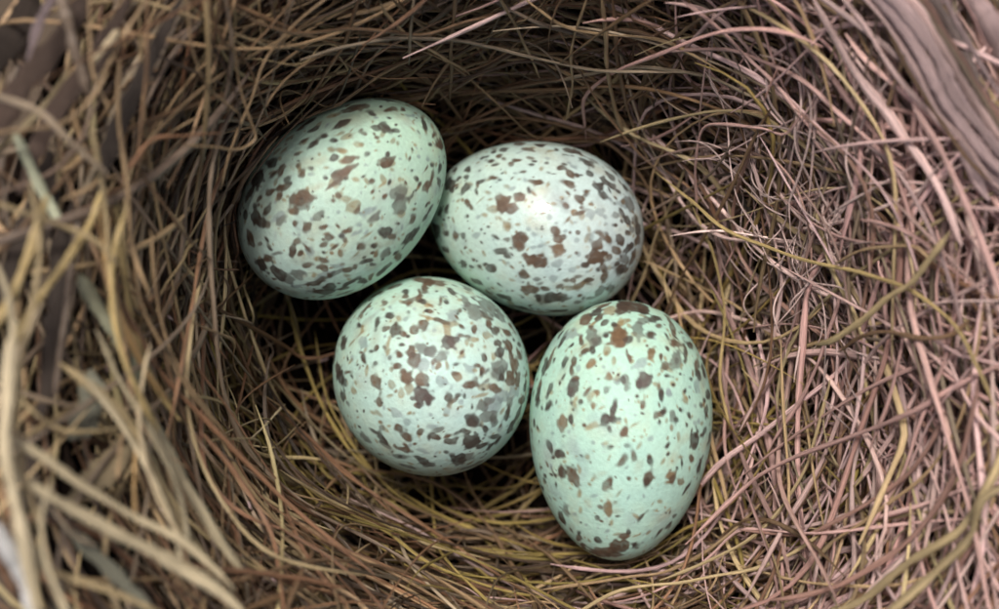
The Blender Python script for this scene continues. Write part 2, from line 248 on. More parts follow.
'''46.3,58,126,54,30,DG 49.2,63,55,43,38,DG 54.2,56.5,46,32,103,B 54.6,62.3,44,26,19,D 48.4,49,64,25,33,B 51.3,42.8,28,25,164,D
60.7,41.8,51,32,2,D 60.3,50.4,54,35,1,B 64.3,50,68,25,23,B 72.5,53.6,91,64,174,D2 68.2,54.4,45,28,86,B 61,63.4,58,42,127,T2
56.7,68,31,12,150,T 61.8,67.3,16,11,86,D 73.6,63.7,45,20,154,B 53.8,73.1,61,43,13,T 45.6,69.8,32,30,13,D 47,79.2,94,76,10,B2
43.4,79.9,119,61,6,B2 66.4,76.7,50,29,11,T2 59.2,78.5,46,21,6,T 72.9,75.6,30,27,11,DG 67.9,85.7,46,21,2,D 49.5,29.2,82,34,2,D
44.5,34.9,82,60,79,G 60,24.1,111,38,179,B 63.2,19.8,81,61,16,D 59.6,30.6,28,19,158,D 67.5,44.6,39,17,154,D 70.4,42.8,19,15,140,D
73.6,33.8,71,34,157,D 72.5,20.5,78,50,168,B 35.1,40.7,122,55,53,B 31.5,41.4,76,31,51,B 33,56.2,58,54,38,B 37.3,65.5,45,37,148,DB
27.6,46.4,84,60,6,D 24.7,61.6,112,61,32,T 19.3,43.6,102,57,5,B 20,79.9,187,70,5,DB 37.3,75.2,32,25,17,D 35.1,81.7,70,31,4,T
44.8,18.7,53,38,25,D 27.6,6.5,64,48,87,DG 65.4,82.4,14,14,9,D 63.6,55.4,34,24,25,G 54.6,39.2,19,13,174,T 62.1,72.4,19,16,81,G
69,80.3,21,18,90,G 17.9,99,163,151,29,DB 17.1,80.3,143,61,172,B 23.6,113.4,89,62,143,DB 35.5,83.9,72,49,118,T 45.2,81.4,115,61,5,B2
47.7,88.6,41,33,173,D 40.5,96.5,96,46,166,DG 34.1,104.4,89,50,123,DG 31.2,120.2,93,39,120,D 36.6,119.2,40,22,136,B 43.4,107.3,49,36,139,DB
56.7,88.6,56,27,9,B 53.5,87.5,24,9,1,B 54.2,104.4,74,37,161,T2 50.2,102.2,19,15,148,B 60,95.8,80,54,118,G 67.2,86.8,62,39,154,DG
71.1,87.5,43,22,2,DG 67.5,98.6,82,76,150,D2 69,94.7,46,34,178,DB 63.9,95.8,72,38,133,Gf 55.6,112,46,25,175,B 59.6,115.2,46,36,121,B
56.7,124.6,113,59,149,DG 48.1,128.2,67,44,109,B 51,118.4,35,25,8,DB 53.1,136.4,94,33,145,D 47.4,149.8,83,47,107,DB 36.9,136.4,166,36,153,B
18.2,153.7,64,56,113,B 63.6,124.9,20,15,116,D 65.7,135,27,18,109,D 71.1,127.4,28,19,166,D 69.3,132.5,22,15,104,G 68.2,118.1,42,33,109,T
68.6,118.4,27,21,108,D 72.2,114.5,43,35,167,G 72.9,109.8,43,27,176,D 58.9,146.9,88,38,145,B 63.6,146.5,58,43,155,D 69,140.4,71,52,137,G
74.7,94.3,15,12,95,D 43.4,144.7,36,12,109,G 58.5,90.4,33,30,165,T 62.5,111.6,30,23,156,T 61.8,156.2,71,46,147,D 65.7,82.1,13,12,11,D
87.3,47.5,64,53,1,B2 86.9,54.4,48,30,2,D 80.8,34.9,71,32,144,D 77.2,20.5,78,54,3,D 78.7,41.4,28,18,164,DG 88.4,17.3,39,34,1,D
90.5,23,28,21,72,D 92.3,40,21,12,96,G 98.8,36.4,55,34,31,D 101,43.2,75,53,106,D 102.8,38.9,36,23,104,D 108.9,44.6,84,48,147,DB
110.7,54.7,91,63,19,B 107.5,59.4,38,20,172,T 78.3,60.1,28,26,40,D 77.2,56.5,28,21,146,T 79.7,67.7,36,24,5,T2 81.5,62.3,20,19,58,T
81.5,80.6,105,37,163,D 85.1,76,53,51,94,D 85.1,80.3,45,30,93,D 80.8,73.1,37,15,112,T 88.4,67.7,71,30,126,T 88,63.4,27,23,0,B
88.7,78.5,27,20,2,D 94.9,69.1,19,18,117,G 96.3,79.9,26,18,94,D 112.1,78.8,72,36,158,B 108.2,75.2,55,25,110,Tf 110.7,68,27,18,133,T
91.3,52.6,19,18,132,G 81.9,55.4,14,12,13,D 111.4,25.2,31,21,116,D 115,36.7,31,19,162,D 117.9,10.8,63,31,99,D 107.8,34.2,49,26,166,G
86.2,84.2,27,18,93,T 99.9,50.8,21,17,24,T 100.6,79.2,31,10,153,T 95.2,11.9,34,24,150,G 104.2,48.2,24,18,110,T 80.8,85.3,24,12,93,T
90.2,88.2,72,45,148,B 81.5,108.4,75,31,119,B 80.8,110.5,37,21,93,D 82.3,117.7,61,44,19,DG 79.7,123.1,28,24,26,D 83.7,120.2,27,21,90,D
87.3,117,34,20,13,T2 84.8,108.4,24,15,16,D 78.3,97.9,39,26,1,B 75.1,98.6,30,9,1,T 72.9,114.5,43,35,168,G 74.3,109.4,75,24,5,D
77.9,108,30,13,12,B 74.7,94,18,15,179,B 82.6,93.6,18,15,93,G 92,103.7,34,25,107,G 94.5,115.2,33,25,163,D 98.5,115.9,28,25,119,D
101.3,113,42,18,155,T 101.3,104.4,43,29,6,D 102.1,87.1,68,27,145,B 99.5,94,49,21,10,B 109.6,92.2,23,21,22,B 108.9,104.4,69,47,168,B
110.7,103.7,48,29,4,DB 107.8,119.9,60,45,66,T2 110,122.8,64,34,19,B 110.3,130.7,56,35,76,T2 101.7,127.1,67,12,22,D 104.2,124.6,21,16,45,D
102.4,128.2,24,16,31,D 92,137.9,86,75,145,D 100.6,137.2,61,39,63,B 95.2,138.2,42,36,119,D 88.7,148,69,36,150,D 79.7,150.8,69,42,155,D
103.5,149.8,78,52,6,D 85.9,128.2,27,19,9,D 81.9,130.3,33,27,3,D 84.8,136.1,27,20,73,G 77.2,143.3,24,20,61,D 77.6,136.4,19,15,83,G
75.4,128.2,40,39,137,T 74,131.4,21,16,13,D 71.5,127.4,21,17,5,D 91.3,159.8,53,46,107,D 84.4,140,35,25,48,G 112.8,140.8,46,24,107,D
74.7,148.3,32,21,87,D 72.5,157.3,83,47,95,D 76.5,89.3,14,10,2,D 85.5,85,18,13,13,G 86.9,93.2,60,9,143,T 88.7,99.4,21,12,15,T
88.4,133.2,38,19,171,D 124.7,79.2,111,41,175,T2 126.2,83.9,63,56,101,Tf 128.7,85.3,28,15,94,D 140.9,96.1,73,45,128,B 149.5,89.6,120,98,138,B
154.9,72,140,62,104,B 145.6,64.4,40,38,83,D 145.6,36,90,34,132,B 129.8,69.5,27,20,167,DB 133.7,51.8,20,13,134,D 128,39.6,74,34,150,DG
128,106.2,66,20,156,DB 129.8,102.6,20,15,77,G 147.4,110.5,53,20,177,D 137.7,98.3,40,28,20,D 153.5,29.5,112,35,119,B 159.3,55.4,141,54,101,B
133.7,26.6,73,56,154,DB 138,118.4,33,21,157,T 137.7,132.5,60,29,176,D 128,141.1,31,22,71,D 113.9,139.7,65,32,147,D 122.2,64.1,77,40,9,Tf
117.9,58.3,41,25,174,Tf 134.8,56.5,21,14,124,G 117.5,104,29,16,19,G 118.6,92.9,41,12,149,G 116.8,86.8,50,11,147,T 121.1,112,29,12,153,T
125.8,127.8,20,10,73,D 124.7,118.4,39,15,86,T 133,141.1,48,33,148,D 159.6,86,65,40,102,B 141.3,43.2,39,19,129,D 132.3,81.7,39,19,6,T''',
]
# stems that stand out: kind, colour, radius, points (cm)
STEMS = [
('plant_fibre','brown',0.015,'-2.58,2.34,3.77 -2.60,1.81,3.67 -2.65,1.41,3.61 -2.70,1.08,3.54 -2.68,0.96,3.41 -2.55,0.69,3.17 -2.44,0.48,2.81 -2.37,0.35,2.37'),
('straw','greytan',0.025,'-3.56,1.47,4.31 -3.34,1.40,4.27 -3.18,1.33,4.22 -3.04,1.17,4.15 -2.91,1.03,4.07 -2.80,0.93,3.99'),
('plant_fibre','tan',0.017,'-3.55,1.18,4.29 -3.25,1.23,4.22 -3.10,1.27,4.15 -2.98,1.37,4.08 -2.87,1.52,4.03 -2.80,1.68,3.99'),
('straw','greybrown',0.043,'-3.15,2.28,4.01 -3.08,2.00,4.01 -3.04,1.82,4.00 -2.98,1.65,3.97 -2.95,1.49,3.94'),
('plant_fibre','tan',0.017,'-2.59,2.22,3.74 -2.74,1.97,3.79 -2.83,1.78,3.82 -2.90,1.63,3.86'),
('straw','cream',0.029,'-2.76,1.99,3.87 -2.81,1.90,3.90 -2.88,1.81,3.92 -2.93,1.73,3.95'),
('plant_fibre','tan',0.013,'-2.92,2.24,4.02 -2.93,1.89,4.00 -2.91,1.67,3.98 -2.84,1.47,3.94 -2.81,1.37,3.90'),
('grass_blade','palegreen',0.039,'-3.45,1.22,4.02 -3.36,1.00,3.99 -3.29,0.82,3.96 -3.17,0.57,3.91'),
('grass_blade','greygreen',0.060,'-3.10,0.22,3.67 -2.99,-0.04,3.54 -2.84,-0.34,3.41 -2.75,-0.67,3.29'),
('straw','yellow',0.032,'-2.87,0.87,3.84 -2.95,0.57,3.93 -3.03,0.39,4.03 -3.17,0.14,4.15 -3.30,-0.11,4.27 -3.39,-0.42,4.40'),
('straw','yellow',0.038,'-3.15,0.76,4.25 -3.21,0.45,4.33 -3.32,0.10,4.42 -3.45,-0.21,4.53'),
('straw','orange',0.030,'-2.91,0.84,3.74 -2.91,0.47,3.72 -2.87,0.25,3.69 -2.82,-0.04,3.65 -2.75,-0.26,3.58 -2.67,-0.49,3.48 -2.53,-0.73,3.33'),
('straw','yellow',0.026,'-2.86,0.82,3.58 -2.81,0.33,3.53 -2.78,-0.04,3.49 -2.73,-0.31,3.43 -2.63,-0.61,3.32 -2.48,-0.90,3.16'),
('straw','pale',0.046,'-3.22,-0.10,4.70 -3.24,-0.50,4.78 -3.23,-0.82,4.86 -3.16,-1.20,4.92 -3.06,-1.55,4.98 -2.96,-2.02,5.04'),
('straw','pale',0.044,'-3.31,-1.08,4.73 -3.08,-1.24,4.64 -2.71,-1.48,4.51 -2.41,-1.69,4.35 -2.10,-1.92,4.20 -1.81,-2.20,4.07'),
('straw','straw',0.040,'-3.10,-0.41,4.15 -2.83,-0.67,3.98 -2.62,-0.97,3.85 -2.46,-1.36,3.78 -2.27,-1.73,3.75 -2.09,-1.95,3.72'),
('straw','greystraw',0.045,'-2.71,-0.67,3.59 -2.55,-1.02,3.49 -2.39,-1.33,3.42 -2.18,-1.71,3.40 -1.93,-2.05,3.40'),
('straw','white',0.052,'-3.31,-1.40,4.91 -3.14,-1.66,4.92 -3.01,-2.04,4.94'),
('straw','greystraw',0.033,'-3.10,-1.60,4.68 -2.99,-1.83,4.69 -2.88,-2.10,4.70'),
('plant_fibre','redbrown',0.024,'-2.33,-1.87,3.87 -1.95,-2.00,3.48 -1.55,-2.13,3.12 -1.24,-2.26,2.80'),
('plant_fibre','redbrown',0.024,'-2.86,0.22,3.68 -2.77,-0.12,3.51 -2.62,-0.51,3.21 -2.32,-0.97,2.78 -1.91,-1.50,2.39 -1.51,-1.89,2.25 -1.04,-2.25,2.35'),
('plant_fibre','redbrown',0.021,'-2.03,-1.43,1.51 -1.78,-1.83,2.11 -1.55,-2.09,2.56 -1.21,-2.39,2.86'),
('plant_fibre','cream',0.012,'-2.10,-0.98,0.29 -2.15,-1.11,1.16 -2.16,-1.18,2.01'),
('plant_fibre','tan',0.011,'-2.05,2.04,3.24 -2.05,1.91,3.10 -2.06,1.74,2.90 -2.02,1.49,2.67 -2.00,1.35,2.55 -2.11,1.26,2.65 -2.25,1.24,2.94 -2.44,1.22,3.31'),
('plant_fibre','redbrown',0.015,'-2.20,1.36,2.88 -2.39,1.30,3.21 -2.60,1.24,3.46 -2.70,1.07,3.63 -2.78,0.88,3.75'),
('plant_fibre','tan',0.012,'-2.34,2.34,3.53 -2.35,2.01,3.38 -2.31,1.77,3.19 -2.26,1.66,2.91 -2.10,1.53,2.53'),
('plant_fibre','tan',0.013,'-1.34,2.54,2.65 -1.70,2.23,2.65 -1.91,1.99,2.61 -2.05,1.68,2.50 -2.24,1.28,2.37 -2.35,0.96,2.24'),
('plant_fibre','brown',0.013,'-2.25,2.36,3.33 -2.17,2.07,3.04 -2.06,1.98,2.69 -1.99,1.71,2.29 -2.00,1.61,1.90'),
('plant_fibre','tan',0.017,'-3.15,0.75,3.94 -3.01,0.83,3.84 -2.93,0.91,3.75 -2.84,0.95,3.66'),
('plant_fibre','greybrown',0.025,'-3.06,0.84,3.75 -3.10,0.47,3.81 -3.13,0.03,3.89 -3.15,-0.33,3.98 -3.16,-0.68,4.07'),
('plant_fibre','tan',0.015,'-2.74,0.37,3.50 -2.72,0.03,3.41 -2.61,-0.31,3.24 -2.44,-0.67,2.99 -2.30,-0.97,2.70'),
('plant_fibre','tan',0.012,'-2.66,0.57,3.35 -2.64,0.11,3.26 -2.57,-0.35,3.10 -2.39,-0.76,2.83 -2.22,-1.12,2.48'),
('plant_fibre','tan',0.013,'-2.76,-0.74,3.68 -2.75,-0.99,3.81 -2.75,-1.26,3.93'),
('plant_fibre','orange',0.014,'-2.66,-0.99,3.75 -2.64,-1.34,3.88 -2.59,-1.60,4.00'),
('plant_fibre','straw',0.016,'-3.37,-0.59,4.32 -3.27,-0.73,4.26 -3.09,-0.88,4.17 -2.93,-0.91,4.00 -2.70,-0.88,3.78 -2.61,-0.79,3.56'),
('plant_fibre','greytan',0.015,'-3.21,-1.13,4.43 -3.08,-1.37,4.41 -2.92,-1.59,4.37 -2.78,-1.67,4.31'),
('plant_fibre','tan',0.018,'-1.87,1.59,0.92 -1.44,1.90,0.98 -1.01,2.17,1.04 -0.55,2.34,1.04 0.00,2.39,0.95 0.57,2.31,0.78 0.96,2.13,0.60'),
('plant_fibre','tan',0.019,'-0.73,1.95,0.36 -0.42,2.22,0.66 0.00,2.31,0.79 0.43,2.27,0.74 0.82,2.11,0.56 1.20,1.80,0.33 1.52,1.39,0.07'),
('plant_fibre','brown',0.016,'-0.38,2.63,2.11 -0.43,2.31,1.33 -0.48,1.95,0.52'),
('plant_fibre','tan',0.016,'-0.04,2.68,2.00 0.11,2.52,1.62 0.23,2.37,1.21 0.38,2.14,0.76'),
('plant_fibre','tan',0.024,'0.88,2.70,1.98 0.98,2.22,1.29 1.07,1.94,0.75 1.22,1.66,0.33'),
('plant_fibre','brown',0.019,'0.98,2.68,1.87 1.08,2.24,1.20 1.23,1.86,0.64 1.44,1.47,0.20'),
('plant_fibre','tan',0.015,'0.76,2.66,1.98 0.65,2.30,1.35 0.69,2.03,0.78 0.65,1.79,0.29'),
('plant_fibre','greytan',0.016,'-1.65,2.02,2.43 -1.27,2.21,2.09 -0.70,2.34,1.73 -0.18,2.34,1.39 0.37,2.24,1.17 1.01,2.13,1.21 1.71,2.08,1.47'),
('plant_fibre','greytan',0.018,'0.53,2.12,0.65 0.94,2.18,0.90 1.29,2.17,1.16 1.80,2.06,1.44 2.33,1.77,1.75'),
('plant_fibre','brown',0.015,'-1.96,2.23,3.03 -1.63,2.20,2.60 -1.26,2.33,2.19 -0.69,2.34,1.86 -0.26,2.50,1.70 0.27,2.61,1.67'),
('plant_fibre','brown',0.018,'-0.60,1.76,-0.08 0.01,1.87,-0.02 0.61,1.80,-0.01 1.11,1.60,-0.05 1.42,1.31,-0.13 1.58,1.01,-0.23'),
('plant_fibre','tan',0.014,'-0.99,2.52,2.40 -0.86,2.37,1.91 -0.54,2.25,1.41 -0.28,2.15,0.91'),
('plant_fibre','brown',0.017,'-1.16,2.58,2.34 -1.33,2.27,1.98 -1.58,1.98,1.65 -1.76,1.80,1.38'),
('plant_fibre','tan',0.015,'0.18,2.67,1.92 0.53,2.47,1.66 0.89,2.40,1.55 1.42,2.35,1.59 1.94,2.06,1.69'),
('plant_fibre','pink',0.022,'1.43,2.26,1.50 1.92,2.22,1.80 2.23,2.09,2.04 2.53,1.89,2.22 2.75,1.66,2.36 3.05,1.35,2.50 3.29,1.09,2.64'),
('plant_fibre','pink',0.015,'1.91,0.87,0.47 1.85,1.32,0.82 1.86,1.60,1.14 2.00,1.61,1.43 2.29,1.55,1.71 2.46,1.47,1.97 2.55,1.62,2.22'),
('plant_fibre','pink',0.018,'1.51,2.62,2.14 1.84,2.38,2.07 2.10,2.13,2.03 2.36,1.88,2.04 2.67,1.47,2.07'),
('straw','pinkpale',0.037,'2.50,2.48,2.81 2.70,2.13,2.76 2.92,1.79,2.74 3.18,1.44,2.77 3.40,1.12,2.81 3.55,0.83,2.85 3.68,0.47,2.87'),
('straw','pinkpale',0.025,'2.71,2.46,2.87 2.95,2.14,2.87 3.22,1.74,2.89 3.49,1.42,2.93 3.75,1.10,2.98 4.00,0.86,3.03'),
('straw','pink',0.026,'2.16,2.57,2.40 2.45,2.28,2.38 2.74,1.90,2.39 3.02,1.52,2.44 3.29,1.15,2.51 3.52,0.73,2.57 3.63,0.36,2.61'),
('plant_fibre','yellow',0.018,'1.51,1.29,0.41 1.82,1.00,0.65 2.14,0.67,1.04 2.66,0.41,1.58 3.05,0.29,2.10 3.28,0.16,2.47 3.48,-0.00,2.69 3.65,-0.19,2.85 3.76,-0.47,2.95 3.87,-0.79,3.04'),
('straw','straw',0.028,'2.76,-0.35,1.78 2.87,-0.29,2.02 3.02,-0.15,2.27 3.17,0.04,2.51 3.33,0.18,2.72 3.43,0.37,2.89 3.53,0.57,3.04'),
('plant_fibre','pink',0.017,'3.03,0.71,2.33 3.14,0.67,2.46 3.27,0.62,2.59 3.44,0.49,2.71 3.54,0.34,2.80'),
('plant_fibre','tan',0.015,'2.89,0.36,1.97 3.04,0.46,2.22 3.23,0.48,2.44 3.38,0.47,2.61 3.48,0.36,2.74'),
('plant_fibre','brown',0.020,'2.93,-0.41,1.88 3.06,-0.28,2.12 3.21,-0.23,2.36 3.43,-0.27,2.59 3.61,-0.24,2.79 3.72,-0.11,2.95'),
('plant_fibre','pink',0.022,'1.75,-2.26,0.83 1.93,-2.07,0.86 2.16,-1.82,0.95 2.40,-1.56,1.18 2.73,-1.31,1.56 3.14,-1.09,2.02 3.44,-0.87,2.46 3.77,-0.59,2.79 4.00,-0.43,3.05'),
('plant_fibre','pinkbrown',0.020,'2.22,-2.08,1.07 2.67,-2.06,1.51 2.84,-1.93,1.85 3.13,-1.69,2.11 3.36,-1.46,2.33 3.51,-1.20,2.51 3.62,-0.86,2.65'),
('plant_fibre','pinkbrown',0.026,'2.34,-2.56,1.88 2.69,-2.45,2.10 2.93,-2.29,2.30 3.25,-2.03,2.50 3.53,-1.66,2.68 3.67,-1.32,2.79 3.75,-0.98,2.86 3.79,-0.60,2.91'),
('straw','straw',0.035,'3.03,-2.51,2.88 3.42,-2.09,3.04 3.65,-1.80,3.15 3.71,-1.53,3.23 3.90,-1.36,3.30'),
('straw','straw',0.034,'2.50,-2.67,2.35 2.95,-2.42,2.56 3.30,-2.05,2.77 3.64,-1.78,2.96 3.83,-1.37,3.09 3.92,-1.05,3.16'),
('straw','pink',0.028,'4.00,-0.12,3.05 3.81,0.43,3.02 3.66,0.82,3.00 3.47,1.22,2.97 3.26,1.58,2.96'),
('plant_fibre','pink',0.018,'3.07,1.73,2.73 3.13,1.34,2.64 3.32,0.85,2.57 3.42,0.37,2.47 3.38,-0.21,2.33 3.30,-0.81,2.16 3.18,-1.25,1.99'),
('plant_fibre','pink',0.017,'2.62,1.50,2.02 2.91,1.11,2.03 3.03,0.56,1.92 2.96,-0.05,1.66 2.82,-0.68,1.32 2.52,-1.36,0.95'),
('plant_fibre','pinkpale',0.018,'2.28,1.41,1.28 2.44,0.87,1.14 2.61,0.32,1.00 2.59,-0.24,0.83 2.49,-0.82,0.64 2.28,-1.31,0.43'),
('plant_fibre','yellow',0.017,'1.86,1.02,0.32 2.11,0.44,0.31 2.21,-0.15,0.29 2.16,-0.74,0.32 2.24,-1.22,0.43'),
('plant_fibre','straw',0.018,'1.50,-2.58,0.91 1.95,-2.37,1.03 2.39,-2.07,1.18 2.73,-1.59,1.31 2.83,-1.22,1.43 2.94,-0.67,1.55'),
('plant_fibre','pink',0.016,'3.68,0.52,2.82 3.68,0.04,2.71 3.64,-0.45,2.58 3.48,-0.96,2.43 3.36,-1.47,2.27 3.07,-2.00,2.10'),
('plant_fibre','tan',0.016,'3.86,0.04,2.87 3.81,-0.45,2.78 3.73,-0.94,2.66 3.55,-1.37,2.46 3.21,-1.74,2.19 2.86,-2.08,1.88'),
('plant_fibre','olive',0.019,'-2.00,-1.36,-0.00 -1.67,-1.77,-0.07 -1.07,-2.02,-0.11 -0.67,-2.32,-0.08 -0.17,-2.48,-0.00 0.58,-2.49,0.08 1.39,-2.40,0.21'),
('plant_fibre','olive',0.017,'-1.78,-1.74,0.87 -1.51,-1.93,0.75 -1.10,-2.13,0.77 -0.62,-2.44,0.90 0.00,-2.66,0.97 0.57,-2.77,0.91'),
('plant_fibre','olive',0.018,'-1.08,-1.92,-0.48 -0.51,-2.22,-0.38 0.21,-2.43,-0.16 0.99,-2.62,0.18 1.74,-2.51,0.50 2.28,-2.18,0.76'),
('plant_fibre','tan',0.018,'0.38,-2.70,0.77 1.05,-2.62,0.68 1.53,-2.55,0.68 1.94,-2.34,0.76 2.30,-2.02,0.87 2.61,-1.63,0.99'),
('plant_fibre','olive',0.020,'-2.18,0.05,-0.42 -2.06,-0.47,-0.45 -1.85,-0.99,-0.45 -1.54,-1.50,-0.44 -1.18,-1.86,-0.42'),
('plant_fibre','olive',0.016,'-1.92,-0.27,-0.54 -1.81,-0.89,-0.50 -1.55,-1.40,-0.46 -1.13,-1.91,-0.42 -0.61,-2.22,-0.38'),
('plant_fibre','straw',0.015,'-1.98,-1.49,1.39 -1.58,-1.82,0.95 -1.14,-2.05,0.67 -0.67,-2.31,0.54 -0.09,-2.47,0.47'),
('plant_fibre','redbrown',0.019,'-2.47,-0.23,1.20 -2.30,-0.82,0.59 -1.97,-1.24,0.16 -1.50,-1.71,-0.00 -0.99,-2.15,0.06'),
('plant_fibre','straw',0.019,'0.54,-2.86,1.50 1.10,-2.62,1.18 1.84,-2.52,1.18 2.51,-2.29,1.46 2.97,-1.88,1.82'),
('plant_fibre','redbrown',0.017,'-2.38,-1.00,2.91 -2.08,-1.41,2.77 -1.83,-1.80,2.85 -1.71,-2.14,3.12 -1.62,-2.42,3.44'),
('bark_strip','barkpink',0.051,'2.80,2.53,3.09 3.10,2.23,3.10 3.32,1.86,3.10 3.51,1.52,3.10 3.72,1.23,3.11 3.98,0.95,3.14'),
('bark_strip','barkpink',0.046,'2.88,2.51,3.18 3.14,2.26,3.19 3.37,1.92,3.19 3.54,1.60,3.19 3.77,1.29,3.20 3.98,1.05,3.21'),
('bark_strip','pinkpale',0.035,'2.97,2.51,3.19 3.20,2.31,3.20 3.40,2.00,3.20 3.64,1.62,3.19 3.84,1.33,3.19 4.02,1.12,3.19'),
('bark_strip','barkpink',0.039,'2.75,2.56,2.97 3.05,2.24,2.98 3.30,1.81,2.98 3.50,1.44,2.98 3.68,1.20,3.01 4.00,0.88,3.05'),
('bark_strip','pinkbrown',0.031,'3.06,2.53,3.15 3.30,2.35,3.15 3.53,1.97,3.15 3.73,1.67,3.14 3.92,1.40,3.13 4.06,1.20,3.12'),
('bark_strip','barkdark',0.079,'3.21,2.57,2.93 3.53,2.17,2.92 3.77,1.74,2.90 3.98,1.39,2.88 4.14,1.11,2.87'),
('bark_strip','barkpink',0.087,'3.57,2.58,3.04 3.82,2.24,3.00 4.04,1.89,2.97 4.20,1.70,2.93'),
('bark_strip','barkgrey',0.055,'3.33,2.50,3.05 3.62,2.00,3.02 3.82,1.53,2.99 4.03,1.22,2.97'),
('bark_strip','barkdark',0.072,'2.70,2.61,2.76 2.91,2.44,2.78 3.09,2.26,2.80 3.22,2.08,2.82'),
('bark_strip','barkpink',0.039,'3.11,2.24,3.00 3.35,1.77,2.98 3.63,1.22,2.97 3.86,0.82,2.98'),
('dry_leaf','leafbrown',0.095,'-3.74,1.01,3.92 -3.52,1.52,3.84 -3.22,1.94,3.75 -2.99,2.40,3.66'),
('dry_leaf','leafbrown',0.080,'-3.45,0.79,3.95 -3.27,1.34,3.83 -2.98,1.80,3.71 -2.71,2.37,3.61'),
('dry_leaf','leafdark',0.120,'-3.90,1.69,3.49 -3.64,2.06,3.48 -3.47,2.45,3.44'),
('dry_leaf','leafdark',0.067,'-2.99,0.66,3.67 -2.88,1.22,3.59 -2.69,1.68,3.52 -2.37,2.37,3.45'),
('dry_leaf','leafpink',0.035,'-3.34,1.73,4.10 -3.28,1.99,4.06 -3.15,2.28,4.01'),
('dry_leaf','leafdark',0.131,'-3.70,-0.18,3.96 -3.52,0.25,3.83 -3.38,0.69,3.72 -3.33,1.14,3.64'),
('dry_leaf','leafdark',0.088,'-3.30,-0.83,3.96 -3.24,-0.26,3.80 -3.25,0.33,3.67 -3.17,0.78,3.57'),
('dry_leaf','leafgrey',0.110,'-3.09,-0.98,3.89 -3.03,-0.84,3.78 -3.00,-0.67,3.70 -3.03,-0.48,3.65'),
('dry_leaf','leafstraw',0.102,'-3.05,-1.39,4.08 -2.93,-1.27,3.88 -2.80,-1.11,3.69 -2.78,-0.94,3.53'),
('dry_leaf','leafgrey',0.056,'-3.06,-1.50,4.27 -2.80,-1.79,4.19 -2.54,-2.09,4.13 -2.40,-2.31,4.09'),
('dry_leaf','leafdark',0.099,'-3.58,-0.81,4.17 -3.37,-1.02,4.16 -3.31,-1.31,4.14 -3.11,-1.52,4.12'),
('bark_strip','pinkpale',0.017,'2.72,2.53,3.07 3.00,2.21,3.07 3.22,1.89,3.07 3.42,1.50,3.08 3.62,1.26,3.09 3.85,0.93,3.12'),
('bark_strip','brown',0.014,'2.70,2.48,3.02 2.99,2.23,3.04 3.20,1.83,3.05 3.40,1.51,3.06 3.60,1.19,3.08 3.83,0.95,3.11'),
('bark_strip','barkdark',0.014,'2.97,2.52,3.18 3.25,2.28,3.20 3.46,1.97,3.20 3.66,1.58,3.19 3.87,1.34,3.18 4.10,1.03,3.18'),
('bark_strip','greybrown',0.020,'2.98,2.61,3.22 3.26,2.29,3.21 3.47,1.98,3.21 3.68,1.67,3.20 3.89,1.35,3.19 4.12,1.12,3.19'),
('bark_strip','barkpink',0.020,'3.11,2.62,3.26 3.40,2.39,3.26 3.61,2.00,3.25 3.81,1.69,3.23 4.03,1.46,3.21 4.27,1.14,3.18'),
('straw','pale',0.021,'-3.43,0.37,4.58 -3.29,0.03,4.61 -3.24,-0.37,4.67 -3.24,-0.76,4.75 -3.24,-1.15,4.84'),
('straw','straw',0.020,'-3.24,0.86,4.35 -3.16,0.44,4.38 -3.18,0.03,4.44 -3.23,-0.38,4.53 -3.23,-0.78,4.61 -3.16,-1.17,4.69 -3.01,-1.56,4.74'),
('straw','yellow',0.022,'-2.71,0.73,3.80 -2.78,0.39,3.87 -2.79,0.03,3.92 -2.73,-0.33,3.92 -2.60,-0.69,3.88 -2.48,-0.92,3.80'),
('straw','pale',0.028,'-3.39,-0.83,4.71 -3.09,-1.01,4.60 -2.79,-1.26,4.47 -2.49,-1.49,4.31 -2.18,-1.71,4.15 -1.89,-2.04,4.01'),
('straw','straw',0.024,'-3.18,-1.69,4.73 -2.94,-1.81,4.63 -2.64,-1.94,4.51 -2.34,-2.12,4.36'),
('straw','pale',0.021,'-2.95,-0.47,4.17 -2.71,-0.82,4.05 -2.51,-1.19,3.97 -2.35,-1.54,3.99 -2.23,-1.92,4.07'),
('straw','greystraw',0.022,'-2.90,-0.18,3.96 -2.76,-0.55,3.87 -2.55,-0.92,3.80 -2.34,-1.35,3.81 -2.23,-1.84,3.92'),
('straw','cream',0.018,'-2.57,-0.30,3.71 -2.61,-0.69,3.86 -2.55,-1.04,3.96 -2.43,-1.40,4.00 -2.25,-1.72,4.01'),
('straw','straw',0.019,'-2.96,1.33,3.94 -2.89,0.97,3.88 -2.85,0.54,3.83 -2.82,0.11,3.81 -2.74,-0.30,3.79'),
('straw','tan',0.018,'-2.76,1.78,3.84 -2.79,1.35,3.78 -2.74,0.92,3.70 -2.73,0.48,3.62 -2.62,0.03,3.51'),
('straw','straw',0.018,'-3.48,0.71,4.43 -3.24,0.62,4.35 -3.06,0.55,4.25 -2.86,0.46,4.12 -2.72,0.28,3.98'),
('straw','pale',0.019,'-2.95,-1.15,4.81 -2.99,-1.40,4.89 -2.92,-1.72,4.94 -2.77,-2.04,4.98'),
]

# ------------------------------------------------------------------ helpers
def hash3(i, j, k, seed):
    h = (i.astype(np.int64)*374761393 + j.astype(np.int64)*668265263 + k.astype(np.int64)*2147483647 + seed*974711) & 0xffffffff
    h = ((h ^ (h >> 13)) * 1274126177) & 0xffffffff
    h = ((h ^ (h >> 16)) * 2246822519) & 0xffffffff
    return ((h ^ (h >> 15)) & 0xffff) / 32767.5 - 1.0

